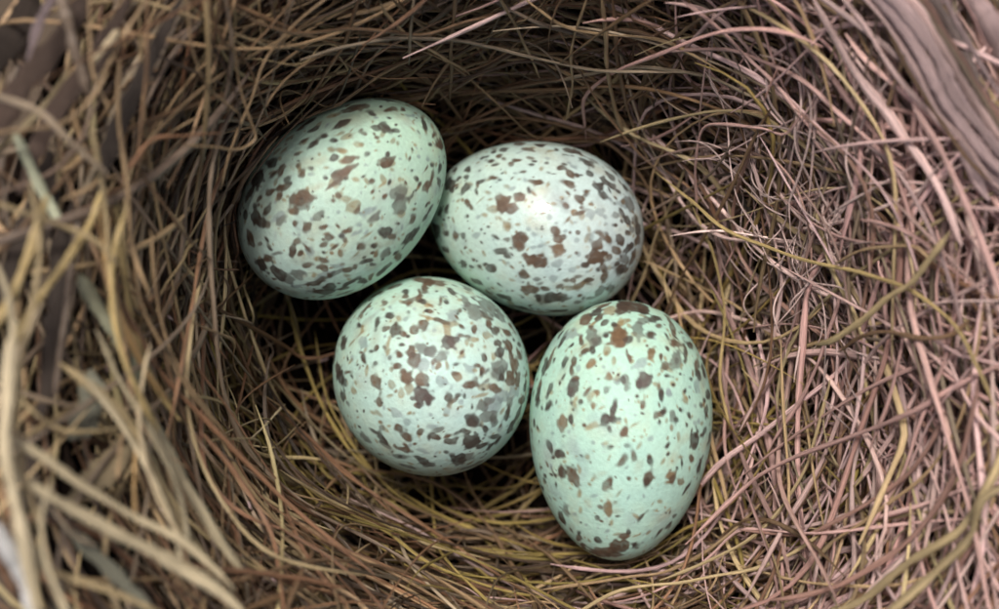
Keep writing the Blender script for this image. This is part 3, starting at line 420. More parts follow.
def vnoise(p, seed=0):
    """value noise in -1..1 at points p"""
    f = np.floor(p).astype(np.int64); t = p - f; t = t*t*(3 - 2*t)
    out = 0.0
    for a in (0, 1):
        wx = t[:, 0] if a else 1 - t[:, 0]
        for b in (0, 1):
            wy = t[:, 1] if b else 1 - t[:, 1]
            for c in (0, 1):
                wz = t[:, 2] if c else 1 - t[:, 2]
                out = out + wx*wy*wz*hash3(f[:, 0]+a, f[:, 1]+b, f[:, 2]+c, seed)
    return out

def sstep(a, b, x):
    t = np.clip((x - a)/(b - a), 0, 1); return t*t*(3 - 2*t)

def mesh_obj(name, verts, quads, mat, parent=None, tint=None, grain=None, tris=None):
    """one mesh object from numpy arrays (verts in cm)"""
    me = bpy.data.meshes.new(name)
    v = np.asarray(verts, np.float32) * S
    me.vertices.add(len(v)); me.vertices.foreach_set("co", v.ravel())
    nq = len(quads); nt = 0 if tris is None else len(tris)
    loops = np.concatenate([np.asarray(quads, np.int32).ravel()] + ([np.asarray(tris, np.int32).ravel()] if nt else []))
    me.loops.add(len(loops)); me.loops.foreach_set("vertex_index", loops)
    starts = np.concatenate([np.arange(nq)*4, nq*4 + np.arange(nt)*3]).astype(np.int32)
    me.polygons.add(nq + nt); me.polygons.foreach_set("loop_start", starts)
    me.update(calc_edges=True)
    me.polygons.foreach_set("use_smooth", np.ones(nq + nt, bool))
    if tint is not None:
        a = me.attributes.new("tint", 'FLOAT_COLOR', 'POINT')
        c = np.ones((len(v), 4), np.float32); c[:, :3] = tint
        a.data.foreach_set("color", c.ravel())
    if grain is not None:
        a = me.attributes.new("grain", 'FLOAT_VECTOR', 'POINT')
        a.data.foreach_set("vector", np.asarray(grain, np.float32).ravel())
    me.materials.append(mat)
    me.validate()
    o = bpy.data.objects.new(name, me); COL.objects.link(o)
    if parent is not None: o.parent = parent
    return o

def material(name):
    m = bpy.data.materials.new(name); m.use_nodes = True
    n = m.node_tree.nodes; return m, n, m.node_tree.links, n["Principled BSDF"]

# ------------------------------------------------------------------ materials
def fibre_material(name, rough, fleck, bump):
    m, n, l, b = material(name)
    at = n.new("ShaderNodeAttribute"); at.attribute_name = "tint"
    gr = n.new("ShaderNodeAttribute"); gr.attribute_name = "grain"
    n1 = n.new("ShaderNodeTexNoise"); n1.inputs["Scale"].default_value = 1.0; n1.inputs["Detail"].default_value = 4
    n1.inputs["Roughness"].default_value = 0.65
    l.new(gr.outputs["Vector"], n1.inputs["Vector"])
    r = n.new("ShaderNodeMapRange"); r.inputs[1].default_value = 0.3; r.inputs[2].default_value = 0.72
    r.inputs[3].default_value = 1 - fleck; r.inputs[4].default_value = 1 + fleck*0.6
    l.new(n1.outputs[0], r.inputs[0])
    mx = n.new("ShaderNodeVectorMath"); mx.operation = 'SCALE'
    l.new(at.outputs["Color"], mx.inputs[0]); l.new(r.outputs[0], mx.inputs["Scale"])
    l.new(mx.outputs[0], b.inputs["Base Color"])
    b.inputs["Roughness"].default_value = rough
    b.inputs["Specular IOR Level"].default_value = 0.5
    bp = n.new("ShaderNodeBump"); bp.inputs["Strength"].default_value = bump; bp.inputs["Distance"].default_value = 0.0004
    l.new(n1.outputs[0], bp.inputs["Height"]); l.new(bp.outputs[0], b.inputs["Normal"])
    return m
M_FIBRE = fibre_material("dry_stem", 0.36, 0.5, 0.7)
M_BARK = fibre_material("shredded_bark", 0.75, 0.5, 0.8)

def backing_material():
    m, n, l, b = material("dark_backing")
    tc = n.new("ShaderNodeTexCoord")
    n1 = n.new("ShaderNodeTexNoise"); n1.inputs["Scale"].default_value = 900; n1.inputs["Detail"].default_value = 6
    l.new(tc.outputs["Object"], n1.inputs["Vector"])
    cr = n.new("ShaderNodeValToRGB")
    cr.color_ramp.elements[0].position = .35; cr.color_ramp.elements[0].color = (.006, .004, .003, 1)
    cr.color_ramp.elements[1].position = .75; cr.color_ramp.elements[1].color = (.03, .02, .014, 1)  # near-black ramp, so gaps between stems look deep in shade
    l.new(n1.outputs[0], cr.inputs[0]); l.new(cr.outputs[0], b.inputs["Base Color"])
    b.inputs["Roughness"].default_value = .95; b.inputs["Specular IOR Level"].default_value = .1
    bp = n.new("ShaderNodeBump"); bp.inputs["Strength"].default_value = 1; bp.inputs["Distance"].default_value = .001
    l.new(n1.outputs[0], bp.inputs["Height"]); l.new(bp.outputs[0], b.inputs["Normal"])
    return m
M_BACKING = backing_material()

def ground_material():
    m, n, l, b = material("leaf_litter")
    tc = n.new("ShaderNodeTexCoord")
    n1 = n.new("ShaderNodeTexNoise"); n1.inputs["Scale"].default_value = 60; n1.inputs["Detail"].default_value = 8
    l.new(tc.outputs["Object"], n1.inputs["Vector"])
    cr = n.new("ShaderNodeValToRGB")
    cr.color_ramp.elements[0].color = (.03, .022, .015, 1); cr.color_ramp.elements[1].color = (.14, .1, .065, 1)
    l.new(n1.outputs[0], cr.inputs[0]); l.new(cr.outputs[0], b.inputs["Base Color"])
    b.inputs["Roughness"].default_value = .95
    return m

def shell_material(name, rough, coat):
    m, n, l, b = material(name)
    at = n.new("ShaderNodeAttribute"); at.attribute_name = "tint"
    tc = n.new("ShaderNodeTexCoord")
    n1 = n.new("ShaderNodeTexNoise"); n1.inputs["Scale"].default_value = 2600; n1.inputs["Detail"].default_value = 3
    l.new(tc.outputs["Object"], n1.inputs["Vector"])
    n2 = n.new("ShaderNodeTexNoise"); n2.inputs["Scale"].default_value = 260; n2.inputs["Detail"].default_value = 4
    l.new(tc.outputs["Object"], n2.inputs["Vector"])
    r = n.new("ShaderNodeMapRange"); r.inputs[1].default_value = .3; r.inputs[2].default_value = .7
    r.inputs[3].default_value = .93; r.inputs[4].default_value = 1.05
    l.new(n1.outputs[0], r.inputs[0])
    mx = n.new("ShaderNodeVectorMath"); mx.operation = 'SCALE'
    l.new(at.outputs["Color"], mx.inputs[0]); l.new(r.outputs[0], mx.inputs["Scale"])
    l.new(mx.outputs[0], b.inputs["Base Color"])
    r2 = n.new("ShaderNodeMapRange"); r2.inputs[1].default_value = .35; r2.inputs[2].default_value = .65
    r2.inputs[3].default_value = rough - .06; r2.inputs[4].default_value = rough + .10
    l.new(n2.outputs[0], r2.inputs[0]); l.new(r2.outputs[0], b.inputs["Roughness"])
    b.inputs["Specular IOR Level"].default_value = .28
    b.inputs["Coat Weight"].default_value = coat; b.inputs["Coat Roughness"].default_value = .05
    bp = n.new("ShaderNodeBump"); bp.inputs["Strength"].default_value = .3; bp.inputs["Distance"].default_value = .0002
    l.new(n1.outputs[0], bp.inputs["Height"]); l.new(bp.outputs[0], b.inputs["Normal"])
    # the glaze follows the slightly pitted shell, so that its glints break up
    n3 = n.new("ShaderNodeTexNoise"); n3.inputs["Scale"].default_value = 700; n3.inputs["Detail"].default_value = 2
    l.new(tc.outputs["Object"], n3.inputs["Vector"])
    b3 = n.new("ShaderNodeBump"); b3.inputs["Strength"].default_value = .35; b3.inputs["Distance"].default_value = .0002
    l.new(n3.outputs[0], b3.inputs["Height"]); l.new(b3.outputs[0], b.inputs["Coat Normal"])
    return m

# ------------------------------------------------------------------ the ground far below and the nest's root
gv = [[-60, -60, -9], [60, -60, -9], [60, 60, -9], [-60, 60, -9]]
g = mesh_obj("ground", gv, [[0, 1, 2, 3]], ground_material()); g["kind"] = "structure"

nest = bpy.data.objects.new("bird_nest", None); COL.objects.link(nest)
nest.empty_display_size = 0.02
nest["label"] = "deep bird's nest cup woven from brown and tan dry grass stems around the eggs"
nest["category"] = "nest"

# dark backing behind the stems, shade of the gaps painted into its colour
rr = np.concatenate([np.linspace(.0, 1.0, 40), np.linspace(1.03, 2.0, 24)])
tt = np.linspace(0, 2*np.pi, 160, endpoint=False)
rg, tg = np.meshgrid(rr, tt, indexing='ij')
uu, vv = (rg*np.cos(tg)).ravel(), (rg*np.sin(tg)).ravel()
P, nn, _, _ = cup(uu + 1e-4, vv, 0*uu)
P = P + nn*(-0.85 + 0.12*vnoise(P*2.2, 3) + .06*vnoise(P*6, 4))[:, None]
a, b_ = np.meshgrid(np.arange(len(rr)-1), np.arange(160), indexing='ij'); a = a.ravel(); b_ = b_.ravel()
quads = np.stack([a*160+b_, (a+1)*160+b_, (a+1)*160+(b_+1) % 160, a*160+(b_+1) % 160], 1)
mesh_obj("dark_backing", P, quads, M_BACKING, nest)

# ------------------------------------------------------------------ stems
TINTS = dict(tan=(.43, .295, .16), brown=(.24, .145, .078), redbrown=(.29, .155, .085), greytan=(.38, .295, .20),
             greybrown=(.23, .17, .12), cream=(.62, .50, .31), palegreen=(.46, .48, .33), greygreen=(.30, .30, .20),
             yellow=(.50, .37, .155), orange=(.42, .27, .115), straw=(.50, .385, .205), greystraw=(.38, .32, .20),
             pale=(.62, .52, .33), white=(.58, .58, .56), pink=(.60, .375, .33), pinkpale=(.74, .52, .475),  # pink and pinkpale carry the right wall's pinkish light in their colour
             pinkbrown=(.37, .215, .17), olive=(.37, .275, .085), dark=(.09, .058, .037),
             barkpink=(.64, .46, .44), barkdark=(.22, .15, .125), barkgrey=(.34, .26, .235),
             leafbrown=(.14, .092, .068), leafdark=(.075, .054, .04), leafpink=(.46, .35, .34),
             leafgrey=(.28, .275, .20), leafstraw=(.32, .25, .145))

def tube(pts, nrm, rb, rn, sides, ident, tint, ragged=0.0, twist=True):
    """tubes along many polylines at once: pts (N,K,3), nrm (N,K,3), radii (N,K); returns verts, quads, tint, grain"""
    N, K, _ = pts.shape
    t = np.gradient(pts, axis=1); t /= np.linalg.norm(t, axis=-1, keepdims=True) + 1e-9
    b = np.cross(t, nrm); b /= np.linalg.norm(b, axis=-1, keepdims=True) + 1e-9
    n2 = np.cross(b, t)
    # roll the section along the stem so that flat stems twist
    tw = (rng.uniform(0, 6.28, (N, 1)) + np.linspace(0, 1, K)[None]*rng.normal(0, 2.2, (N, 1)))*(1.0 if twist else 0.0)
    b, n2 = b*np.cos(tw)[..., None] + n2*np.sin(tw)[..., None], n2*np.cos(tw)[..., None] - b*np.sin(tw)[..., None]
    ang = np.arange(sides)*2*np.pi/sides
    ca, sa = np.cos(ang), np.sin(ang)
    rad = np.ones((N, K, sides))
    if ragged:
        rad += ragged*rng.normal(size=(N, 1, sides)) + ragged*.15*rng.normal(size=(N, K, sides)) + ragged*.5*np.sin(np.arange(K)[None, :, None]*rng.uniform(.1, .5, (N, 1, sides)) + rng.uniform(0, 6, (N, 1, sides)))
    V = (pts[:, :, None, :] + b[:, :, None, :]*(rb[:, :, None]*ca*rad)[..., None] + n2[:, :, None, :]*(rn[:, :, None]*sa*rad)[..., None])
    seg = np.linalg.norm(np.diff(pts, axis=1), axis=-1); s = np.concatenate([np.zeros((N, 1)), np.cumsum(seg, 1)], 1)
    G = np.zeros((N, K, sides, 3))
    G[..., 0] = s[:, :, None]*2.2 + ident[:, None, None]*13.7
    G[..., 1] = ca*2.4 + ident[:, None, None]*3.1; G[..., 2] = sa*2.4
    C = np.broadcast_to(tint[:, :, None, :], V.shape)
    k, j = np.meshgrid(np.arange(K-1), np.arange(sides), indexing='ij'); k = k.ravel(); j = j.ravel()
    q = np.stack([k*sides+j, k*sides+(j+1) % sides, (k+1)*sides+(j+1) % sides, (k+1)*sides+j], 1)
    Q = (q[None] + (np.arange(N)*K*sides)[:, None, None]).reshape(-1, 4)
    return V.reshape(-1, 3), Q, C.reshape(-1, 3), G.reshape(-1, 3)

def spline(p, K):
    """Catmull-Rom through p, resampled evenly to K points"""
    p = np.asarray(p, float)
    q = np.vstack([2*p[0]-p[1], p, 2*p[-1]-p[-2]])
    out = []
    for i in range(len(p)-1):
        t = np.linspace(0, 1, 12, endpoint=False)[:, None]
        a, b, c, d = q[i], q[i+1], q[i+2], q[i+3]
        out.append(.5*(2*b + (c-a)*t + (2*a-5*b+4*c-d)*t*t + (3*b-a-3*c+d)*t**3))
    out = np.vstack(out + [p[-1:]])
    s = np.concatenate([[0], np.cumsum(np.linalg.norm(np.diff(out, axis=0), axis=1))])
    x = np.linspace(0, s[-1], K)
    return np.stack([np.interp(x, s, out[:, i]) for i in range(3)], 1)

CAMP = np.array([0, 0, CAM_Z])
def clear_of_eggs(p, lift=1.06):
    """push points out of the shells"""
    for e in EGGS:
        f = egg_inside(e, p)
        k = np.where(f < lift, lift/np.maximum(f, .05), 1.0)
        p = e['c'] + (p - e['c'])*k[..., None]
    return p
def covers(p):
    """True where a point would hide a shell from above"""
    bad = np.zeros(p.shape[:-1], bool)
    for e in EGGS:
        f = (CAM_Z - e['c'][2])/(CAM_Z - p[..., 2])
        w = CAMP + (p - CAMP)*f[..., None]
        bad |= (egg_inside(e, w) < 0.95) & (p[..., 2] > e['c'][2] - .1)
    return bad

def grow(N, K, rho_lo, rho_hi, len_lo, len_hi, wild, h_lo, h_hi, sector=None, wob=1.0, curl=0.0):
    """random stems that wind round the cup; returns points, normals, (u,v) of the middle"""
    rho = np.sqrt(rng.uniform(rho_lo**2, rho_hi**2, N)*.55 + .45*rng.uniform(rho_lo, rho_hi, N)**2)
    th = rng.uniform(-np.pi, np.pi, N) if sector is None else rng.uniform(sector[0], sector[1], N)
    u, v = rho*np.cos(th), rho*np.sin(th)
    L = rng.uniform(len_lo, len_hi, N); step = L/(K-1)
    free = rng.random(N) < wild
    sgn = np.where(rng.random(N) < .5, 1, -1)
    ang = th + sgn*np.pi/2 + np.where(free, rng.uniform(-1.5, 1.5, N), rng.normal(0, .33, N))
    kap = rng.normal(0, .22, N)*wob
    kap = np.where(rng.random(N) < curl, rng.choice([-1, 1], N)*rng.uniform(.3, .85, N), kap)
    steer = np.where(free, rng.uniform(0, .05, N), rng.uniform(.03, .2, N))
    kink = np.where(rng.random(N) < .3, rng.integers(3, K-3, N), -1); kang = rng.choice([-1, 1], N)*rng.uniform(.35, 1.2, N)
    U = np.zeros((N, K)); V = np.zeros((N, K))
    jit = np.zeros(N)
    for k in range(K):
        U[:, k], V[:, k] = u, v
        _, _, pu, pv = cup(u, v)
        d = np.stack([np.cos(ang), np.sin(ang)], -1)
        w = pu*d[:, :1] + pv*d[:, 1:]
        ds = step/(np.linalg.norm(w, axis=-1) + 1e-6)
        u = u + d[:, 0]*ds; v = v + d[:, 1]*ds
        r = np.hypot(u, v); over = r > 1.5; u = np.where(over, u*1.5/r, u); v = np.where(over, v*1.5/r, v)
        jit = .7*jit + rng.normal(0, .09, N)*wob
        ang = ang + kap*step + jit*np.sqrt(step*4)*.6
        ta = np.arctan2(v, u) + sgn*np.pi/2
        ang = ang + steer*((ta - ang + np.pi) % (2*np.pi) - np.pi)
        ang = ang + np.where(kink == k, kang, 0)
    t = np.linspace(0, 1, K)[None]
    h = rng.uniform(h_lo, h_hi, N)[:, None] + (t-.5)*rng.normal(0, .16, N)[:, None] \
        + .09*np.sin(t*rng.uniform(3, 9, N)[:, None] + rng.uniform(0, 6, N)[:, None])*wob
    tip = rng.random(N) < .22
    h = h + np.where(tip[:, None], np.clip(t-.72, 0, 1)**2*rng.uniform(1, 5, N)[:, None], 0)
    p, n, _, _ = cup(U, V, h)
    p = clear_of_eggs(p)
    for _ in range(2):
        p[:, 1:-1] = .25*p[:, :-2] + .5*p[:, 1:-1] + .25*p[:, 2:]
    ok = np.ones(N, bool)
    for e in EGGS: ok &= (egg_inside(e, p).min(1) > 1.03)
    ok &= ~covers(p).any(1)
    return p[ok], n[ok]

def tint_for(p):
    """stem tint by its middle point: pale pink painting the light on the right wall, olive low in the cup, straw at lower left"""
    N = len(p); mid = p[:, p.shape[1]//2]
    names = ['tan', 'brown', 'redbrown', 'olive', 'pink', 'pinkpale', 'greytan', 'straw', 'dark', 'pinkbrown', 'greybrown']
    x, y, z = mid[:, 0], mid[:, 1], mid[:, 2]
    right = sstep(1.0, 3.0, x); left = sstep(-1.6, -2.8, x); low = sstep(1.2, -.4, z); bl = left*sstep(.6, -1.2, y)  # right side weighted paler and pinker, painting the light that falls there
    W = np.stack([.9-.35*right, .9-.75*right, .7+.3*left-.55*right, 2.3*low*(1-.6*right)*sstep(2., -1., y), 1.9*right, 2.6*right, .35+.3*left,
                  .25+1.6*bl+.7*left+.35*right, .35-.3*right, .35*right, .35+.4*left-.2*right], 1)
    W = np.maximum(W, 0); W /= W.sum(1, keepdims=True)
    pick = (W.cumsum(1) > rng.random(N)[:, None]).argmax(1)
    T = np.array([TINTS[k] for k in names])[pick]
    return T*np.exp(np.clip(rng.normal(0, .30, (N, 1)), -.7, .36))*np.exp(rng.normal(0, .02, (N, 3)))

K = 26
sets = []
def add_set(p, n, r_lo, r_hi, scale_left=0.0, tint=None):
    N = len(p)
    r = np.exp(rng.uniform(np.log(r_lo), np.log(r_hi), N))
    mid = p[:, K//2]
    r = r*(1 + scale_left*sstep(-2.2, -3.0, mid[:, 0]) + .25*sstep(1.6, 3.2, mid[:, 0]))
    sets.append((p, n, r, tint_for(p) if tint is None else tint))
for args, rr_ in (
    (dict(N=1150, rho_lo=.12, rho_hi=1.35, len_lo=2.5, len_hi=6.5, wild=.25, h_lo=-.55, h_hi=-.15, wob=.8), (.012, .026)),
    (dict(N=1100, rho_lo=.2, rho_hi=1.32, len_lo=3.0, len_hi=8.5, wild=.3, h_lo=-.25, h_hi=.18, wob=.9, curl=.3), (.011, .026)),
    (dict(N=620, rho_lo=.4, rho_hi=1.3, len_lo=2.5, len_hi=7.0, wild=.45, h_lo=.05, h_hi=.46, wob=1.1, curl=.5), (.010, .025)),
    (dict(N=400, rho_lo=.5, rho_hi=1.2, len_lo=3.0, len_hi=8.0, wild=.45, h_lo=-.05, h_hi=.52, sector=(-1.0, 1.1), wob=1.1, curl=.5), (.011, .025)),
    (dict(N=220, rho_lo=.35, rho_hi=1.2, len_lo=.6, len_hi=2.4, wild=.9, h_lo=.1, h_hi=.42, wob=1.2), (.006, .011)),
    (dict(N=60, rho_lo=.68, rho_hi=.95, len_lo=.7, len_hi=2.2, wild=.7, h_lo=.36, h_hi=.5, sector=(.08, .45), wob=1.2), (.006, .011)),
):
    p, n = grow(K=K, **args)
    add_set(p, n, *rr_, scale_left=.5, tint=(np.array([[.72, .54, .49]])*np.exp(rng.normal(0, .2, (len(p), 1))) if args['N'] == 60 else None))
PTS = np.concatenate([s[0] for s in sets]); NRM = np.concatenate([s[1] for s in sets])
RAD = np.concatenate([s[2] for s in sets]); TIN = np.concatenate([s[3] for s in sets])
RAD = RAD*.88
# leave the far upper-right corner open beyond the bark
midp = PTS[:, K//2]
keep = ~((midp[:, 0]*.82 + midp[:, 1]*.57 > 4.55) & (midp[:, 1] > 1.5))
outer = ((PTS[..., 0] < -2.3) & (PTS[..., 2] > 2.9)).mean(1)
keep &= ~((outer > .25) & (rng.random(len(midp)) < np.where(midp[:, 1] > .2, .86, .8)))
low = (PTS[..., 2] < -.15).mean(1)
keep &= ~((low > .5) & (rng.random(len(midp)) < .28))
nmid = len(sets[0][0]) + len(sets[1][0])
keep &= ~((np.arange(len(midp)) < nmid) & (midp[:, 0] > 1.6) & (rng.random(len(midp)) < .30))
PTS, NRM, RAD, TIN = PTS[keep], NRM[keep], RAD[keep], TIN[keep]

# the stems that stand out
big = []                                         # kind, points, radius, tint, flat
for kind, colr, r, txt in STEMS:
    w = np.array([[float(c) for c in q.split(',')] for q in txt.split()])
    kk = 34
    w = spline(w, kk)
    w[1:-1] += .012*np.stack([vnoise(w[1:-1]*3.1 + 7*i, 11+i) for i in range(3)], 1)
    w = clear_of_eggs(w, 1.05)
    nrm = np.tile(np.array([0, 0, 1.0]), (kk, 1))
    c2 = CUP - w[:, :2]; nrm[:, :2] = c2*.28
    nrm /= np.linalg.norm(nrm, axis=1, keepdims=True)
    big.append((kind, w, nrm, r, np.array(TINTS[colr])))

# which random stems show most: draw them far to near on a grid and count
N = len(PTS)
up = 5
seg = PTS[:, :-1, None] + (PTS[:, 1:, None] - PTS[:, :-1, None])*(np.arange(up)/up)[None, None, :, None]
seg = seg.reshape(N, -1, 3)
f = CAM_Z/(CAM_Z - seg[..., 2])
gx = ((seg[..., 0]*f/VIEW_W + .5)*640).astype(int); gy = ((.5*.609 - seg[..., 1]*f/VIEW_W)*640).astype(int)
idn = np.broadcast_to(np.arange(N)[:, None], gx.shape)
inn = (gx > 1) & (gx < 638) & (gy > 1) & (gy < 388)
o_ = np.argsort(seg[..., 2][inn]); X, Y, I = gx[inn][o_], gy[inn][o_], idn[inn][o_]
buf = np.full((390, 640), -1)
wide = RAD[I] > .02
buf[Y, X] = I
for dx, dy in ((1, 0), (0, 1), (1, 1)):
    pass
order_buf = np.full((390, 640), -1, int)
rank = np.arange(len(X))
for dx in (0, 1):
    for dy in (0, 1):
        np.maximum.at(order_buf, (Y+dy, X+dx), rank)
vis = np.bincount(I[order_buf[order_buf >= 0]], minlength=N)
n_traced = sum(1 for b in big if b[0] == 'plant_fibre')
top = np.argsort(-vis)[:300 - n_traced]
istop = np.zeros(N, bool); istop[top] = True

def radii(r, K, tipped=.12):
    t = np.linspace(0, 1, K)[None]
    taper = sstep(-.02, tipped, t)*sstep(1.02, 1-tipped, t)*.75 + .25
    wav = 1 + .13*np.sin(t*rng.uniform(8, 22, (len(r), 1)) + rng.uniform(0, 6, (len(r), 1))) + .10*rng.normal(size=(len(r), K))
    wav = wav*(1 + rng.uniform(-.35, .35, (len(r), 1))*(t - .5))
    return r[:, None]*taper*wav

def fade(T, K):
    t = np.linspace(0, 1, K)[None, :, None]
    ph = rng.uniform(0, 6, (len(T), 1, 1)); amp = rng.uniform(.05, .35, (len(T), 1, 1))
    return T[:, None, :]*(1 + amp*np.sin(t*rng.uniform(2, 7, (len(T), 1, 1)) + ph))

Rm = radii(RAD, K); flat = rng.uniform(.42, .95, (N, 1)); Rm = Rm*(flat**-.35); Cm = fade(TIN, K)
ids = np.arange(N).astype(float)
rest = np.where(~istop)[0]
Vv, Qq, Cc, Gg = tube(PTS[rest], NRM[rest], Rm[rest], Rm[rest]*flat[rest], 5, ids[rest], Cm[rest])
mat_o = mesh_obj("fibre_mat", Vv, Qq, M_FIBRE, nest, Cc, Gg); mat_o["kind"] = "stuff"
for i in top:
    s_ = slice(i, i+1)
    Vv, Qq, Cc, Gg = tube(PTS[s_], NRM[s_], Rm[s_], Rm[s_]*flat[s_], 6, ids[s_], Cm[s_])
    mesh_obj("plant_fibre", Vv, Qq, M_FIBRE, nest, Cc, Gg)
FLAT = dict(plant_fibre=.85, straw=.72, grass_blade=.3, bark_strip=.32, dry_leaf=.1)
for i, (kind, w, nrm, r, tn) in enumerate(big):
    kk = len(w); broad = kind in ('bark_strip', 'dry_leaf')
    rb = radii(np.array([r]), kk, .3 if kind == 'dry_leaf' else .1)
    C = fade(tn[None], kk)
    Vv, Qq, Cc, Gg = tube(w[None], nrm[None], rb, rb*FLAT[kind], 20 if broad else 7, np.array([500.0+i]), C, ragged=.11 if kind == 'bark_strip' else .0, twist=kind == 'plant_fibre')
    if broad: Gg = Gg*np.array([.5, 6, 6])
    mesh_obj(kind, Vv, Qq, M_BARK if broad else M_FIBRE, nest, Cc, Gg)

# crumbs of bark, husk and soil caught in the weave
ND = 700
rho = np.sqrt(rng.uniform(.1, 1.25, ND)); th = rng.uniform(-np.pi, np.pi, ND)
P, n, _, _ = cup(rho*np.cos(th), rho*np.sin(th), rng.uniform(-.35, .22, ND))
ok = ~covers(P)
for e in EGGS: ok &= egg_inside(e, P) > 1.1
P, n = P[ok], n[ok]; ND = len(P)
base = np.array([[1, 0, 0], [.4, .8, 0], [-.6, .7, 0], [-1, -.1, 0], [-.3, -.8, 0], [.6, -.7, 0], [0, 0, .35], [0, 0, -.35]], float)
sz = np.exp(rng.uniform(np.log(.012), np.log(.05), ND))
V = base[None]*(1 + rng.normal(0, .22, (ND, 8, 1)))*sz[:, None, None]*np.stack([rng.uniform(.8, 2.6, ND), np.ones(ND), rng.uniform(.5, 1.4, ND)], 1)[:, None]
A = rng.normal(size=(ND, 3)); A /= np.linalg.norm(A, axis=1, keepdims=True)
B = np.cross(A, rng.normal(size=(ND, 3))); B /= np.linalg.norm(B, axis=1, keepdims=True); C_ = np.cross(A, B)
V = V @ np.stack([A, B, C_], 1) + P[:, None]
tr = np.array([[k, (k+1) % 6, 6] for k in range(6)] + [[(k+1) % 6, k, 7] for k in range(6)])
T = (tr[None] + (np.arange(ND)*8)[:, None, None]).reshape(-1, 3)
cd = np.array([TINTS[k] for k in ('dark', 'brown', 'barkpink', 'greybrown', 'tan', 'cream')])[rng.choice(6, ND, p=[.3, .25, .15, .15, .1, .05])]
deb = mesh_obj("bark_crumb", V.reshape(-1, 3), np.zeros((0, 4), int), M_BARK, nest, np.repeat(cd, 8, 0), V.reshape(-1, 3)*9, T); deb["kind"] = "stuff"

# ------------------------------------------------------------------ eggs
KIND = dict(B=((.115, .075, .048), .95), B2=((.155, .095, .05), .94), D=((.062, .049, .040), .95), D2=((.085, .066, .058), .94),
            DB=((.072, .050, .036), .95), DG=((.105, .096, .082), .76), G=((.23, .28, .285), .66), Gf=((.3, .36, .36), .35),
            T=((.25, .185, .085), .7), T2=((.19, .125, .062), .9), Tf=((.36, .29, .16), .30))
ORDER = ['Gf', 'Tf', 'G', 'T', 'DG', 'T2', 'B', 'B2', 'DB', 'D2', 'D']
SHELL = [(.495, .69, .57), (.535, .69, .635), (.465, .68, .565), (.44, .68, .565)]
ELABEL = ["speckled pale green egg at the upper left, leaning over its two neighbours",
          "glossy pale blue-green egg at the upper right with few marks on its left end",
          "densely blotched round-looking egg seen end on, below the two upper eggs",
          "mint green egg standing upright at lower right, lowest of the clutch"]
NT, NP = 280, 480
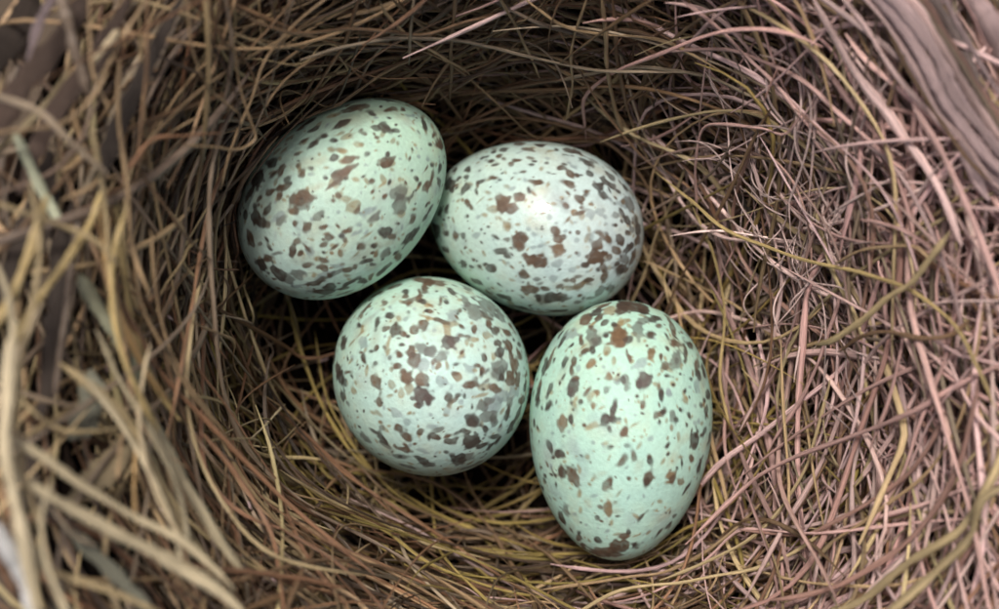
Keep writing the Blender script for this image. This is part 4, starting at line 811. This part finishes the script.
for ei, e in enumerate(EGGS):
    th = (np.arange(NT) + .5)/NT*np.pi; ph = np.arange(NP)/NP*2*np.pi
    tg, pg = np.meshgrid(th, ph, indexing='ij'); tg = tg.ravel(); pg = pg.ravel()
    p = egg_point(e, tg, pg); nr = egg_normal(e, tg, pg)
    col = np.tile(np.array(SHELL[ei]), (len(p), 1))
    n1 = vnoise(p*2.0 + 5*ei, 21); n2 = vnoise(p*7 + 3*ei, 22); n3 = vnoise(p*17 + ei, 23); n4 = vnoise(p*25 + ei, 24)
    col *= (1 + .05*n1 + .035*n2 + .03*n3)[:, None]*(1 + .03*n2[:, None]*np.array([[1, 0, -.8]]))
    # tint of the light painted along the shell: blunt end bluer, pointed end greener
    gr_ = (p[:, 2:]/e['a'])*(1 if ei != 3 else -.3)
    col *= 1 + gr_*np.array([[.05, .0, .09]])
    # faint rusty clouding
    st = sstep(.15, .75, n2*.6 + n3*.5)*.16
    col = col*(1-st[:, None]) + st[:, None]*np.array([[.40, .38, .24]])
    warp = np.stack([vnoise(p*9 + 31, 31+ei), vnoise(p*9 + 57, 41+ei), vnoise(p*9 + 83, 51+ei)], 1)*.02
    marks = []
    for tok in MARKS[ei].split():
        a_, b_, c_, d_, g_, k_ = tok.split(',')
        marks.append((math.radians(float(a_)), math.radians(float(b_)), float(c_)/1000, float(d_)/1000, math.radians(float(g_)), k_))
    # marks on the side that was not traced, and small specks all over
    q = (CAMP - e['c']) @ e['M']; q /= np.linalg.norm(q)
    cnt = 0
    while cnt < 150:
        z_ = rng.uniform(-1, 1); t_ = math.acos(z_); p_ = rng.uniform(0, 2*math.pi)
        nrm1 = egg_normal(e, np.array(t_), np.array(p_))
        if nrm1 @ q > .12: continue
        if rng.random() > .55 + .45*z_: 
            if rng.random() < .5: continue
        sz = math.exp(rng.uniform(math.log(.018), math.log(.085)))
        marks.append((t_, p_, sz*rng.uniform(1, 1.9), sz, rng.uniform(0, math.pi), str(rng.choice(['B', 'D', 'DB', 'T', 'G', 'DG'], p=[.3, .25, .15, .12, .1, .08])))); cnt += 1
    for _ in range(650):
        t_ = math.acos(rng.uniform(-1, 1)); p_ = rng.uniform(0, 2*math.pi)
        sz = math.exp(rng.uniform(math.log(.007), math.log(.022)))
        marks.append((t_, p_, sz*rng.uniform(1, 2.2), sz, rng.uniform(0, math.pi), str(rng.choice(['T', 'G', 'Tf', 'Gf', 'D', 'B'], p=[.34, .2, .12, .12, .1, .12]))))
    for _ in range(260):                     # fine flecks, thicker towards the blunt end
        z_ = rng.uniform(-1, 1)
        if rng.random() > .6 + .4*z_: continue
        sz = math.exp(rng.uniform(math.log(.012), math.log(.026)))
        marks.append((math.acos(z_), rng.uniform(0, 2*math.pi), sz*rng.uniform(1, 2.4), sz, rng.uniform(0, math.pi), str(rng.choice(['T', 'B', 'DG', 'T2'], p=[.4, .2, .2, .2]))))
    for _ in range(90):                      # soft smudges under the marks
        sz = math.exp(rng.uniform(math.log(.05), math.log(.13)))
        marks.append((math.acos(rng.uniform(-1, 1)), rng.uniform(0, 2*math.pi), sz*rng.uniform(1, 2), sz*.8, rng.uniform(0, math.pi), str(rng.choice(['Tf', 'Gf']))))
    marks.sort(key=lambda m: ORDER.index(m[5]))
    for (t_, p_, a_, b_, g_, k_) in marks:
        c0 = egg_point(e, np.array(t_), np.array(p_))
        e1, e2, en = egg_frame(e, np.array(t_), np.array(p_))
        a_ *= 1.03; b_ *= 1.03
        reach = a_*1.7 + .04
        dd = p - c0
        idx = np.where((dd*dd).sum(1) < reach*reach)[0]
        if not len(idx): continue
        w = dd[idx] + warp[idx]*min(1, a_/.06)
        m1 = e1*math.cos(g_) + e2*math.sin(g_); m2 = -e1*math.sin(g_) + e2*math.cos(g_)
        d = np.sqrt((w @ m1/a_)**2 + (w @ m2/b_)**2)
        d = d*(1 + .26*n3[idx] + .36*n4[idx])
        soft = .022/max(b_, .012) if k_ not in ('Tf', 'Gf') else 1.8
        c_, al = KIND[k_]
        m = (1 - sstep(1 - .45*min(soft, 1.8) - .08, 1 + .35*min(soft, 1.2) + .06, d))*al
        m *= np.clip(.97 + .18*n3[idx] + .13*n4[idx], .5, 1.03)
        m = np.clip(m, 0, 1)[:, None]
        cc = np.array(c_)[None]*(1 + .22*n2[idx] + .25*n4[idx])[:, None]
        col[idx] = col[idx]*(1-m) + cc*m
    # close the ends with one vertex each
    V = np.concatenate([p, [[0, 0, e['a']], [0, 0, -e['a']]]])
    Cc = np.concatenate([col, [col[:NP].mean(0)], [col[-NP:].mean(0)]])
    a, b_ = np.meshgrid(np.arange(NT-1), np.arange(NP), indexing='ij'); a = a.ravel(); b_ = b_.ravel()
    quads = np.stack([a*NP+b_, (a+1)*NP+b_, (a+1)*NP+(b_+1) % NP, a*NP+(b_+1) % NP], 1)
    j = np.arange(NP); tris = np.concatenate([np.stack([j*0+NT*NP, j, (j+1) % NP], 1),
                                              np.stack([j*0+NT*NP+1, (NT-1)*NP+(j+1) % NP, (NT-1)*NP+j], 1)])
    o = mesh_obj("egg", V, quads, shell_material("eggshell", .48 if ei == 1 else .5, .6 if ei == 1 else .0), None, Cc, None, tris)
    from mathutils import Matrix
    Mx = Matrix([list(r) for r in e['M']]).to_4x4(); Mx.translation = Vector(e['c']*S)
    o.matrix_world = Mx
    o["label"] = ELABEL[ei]; o["category"] = "egg"; o["group"] = "clutch of speckled eggs in the nest"
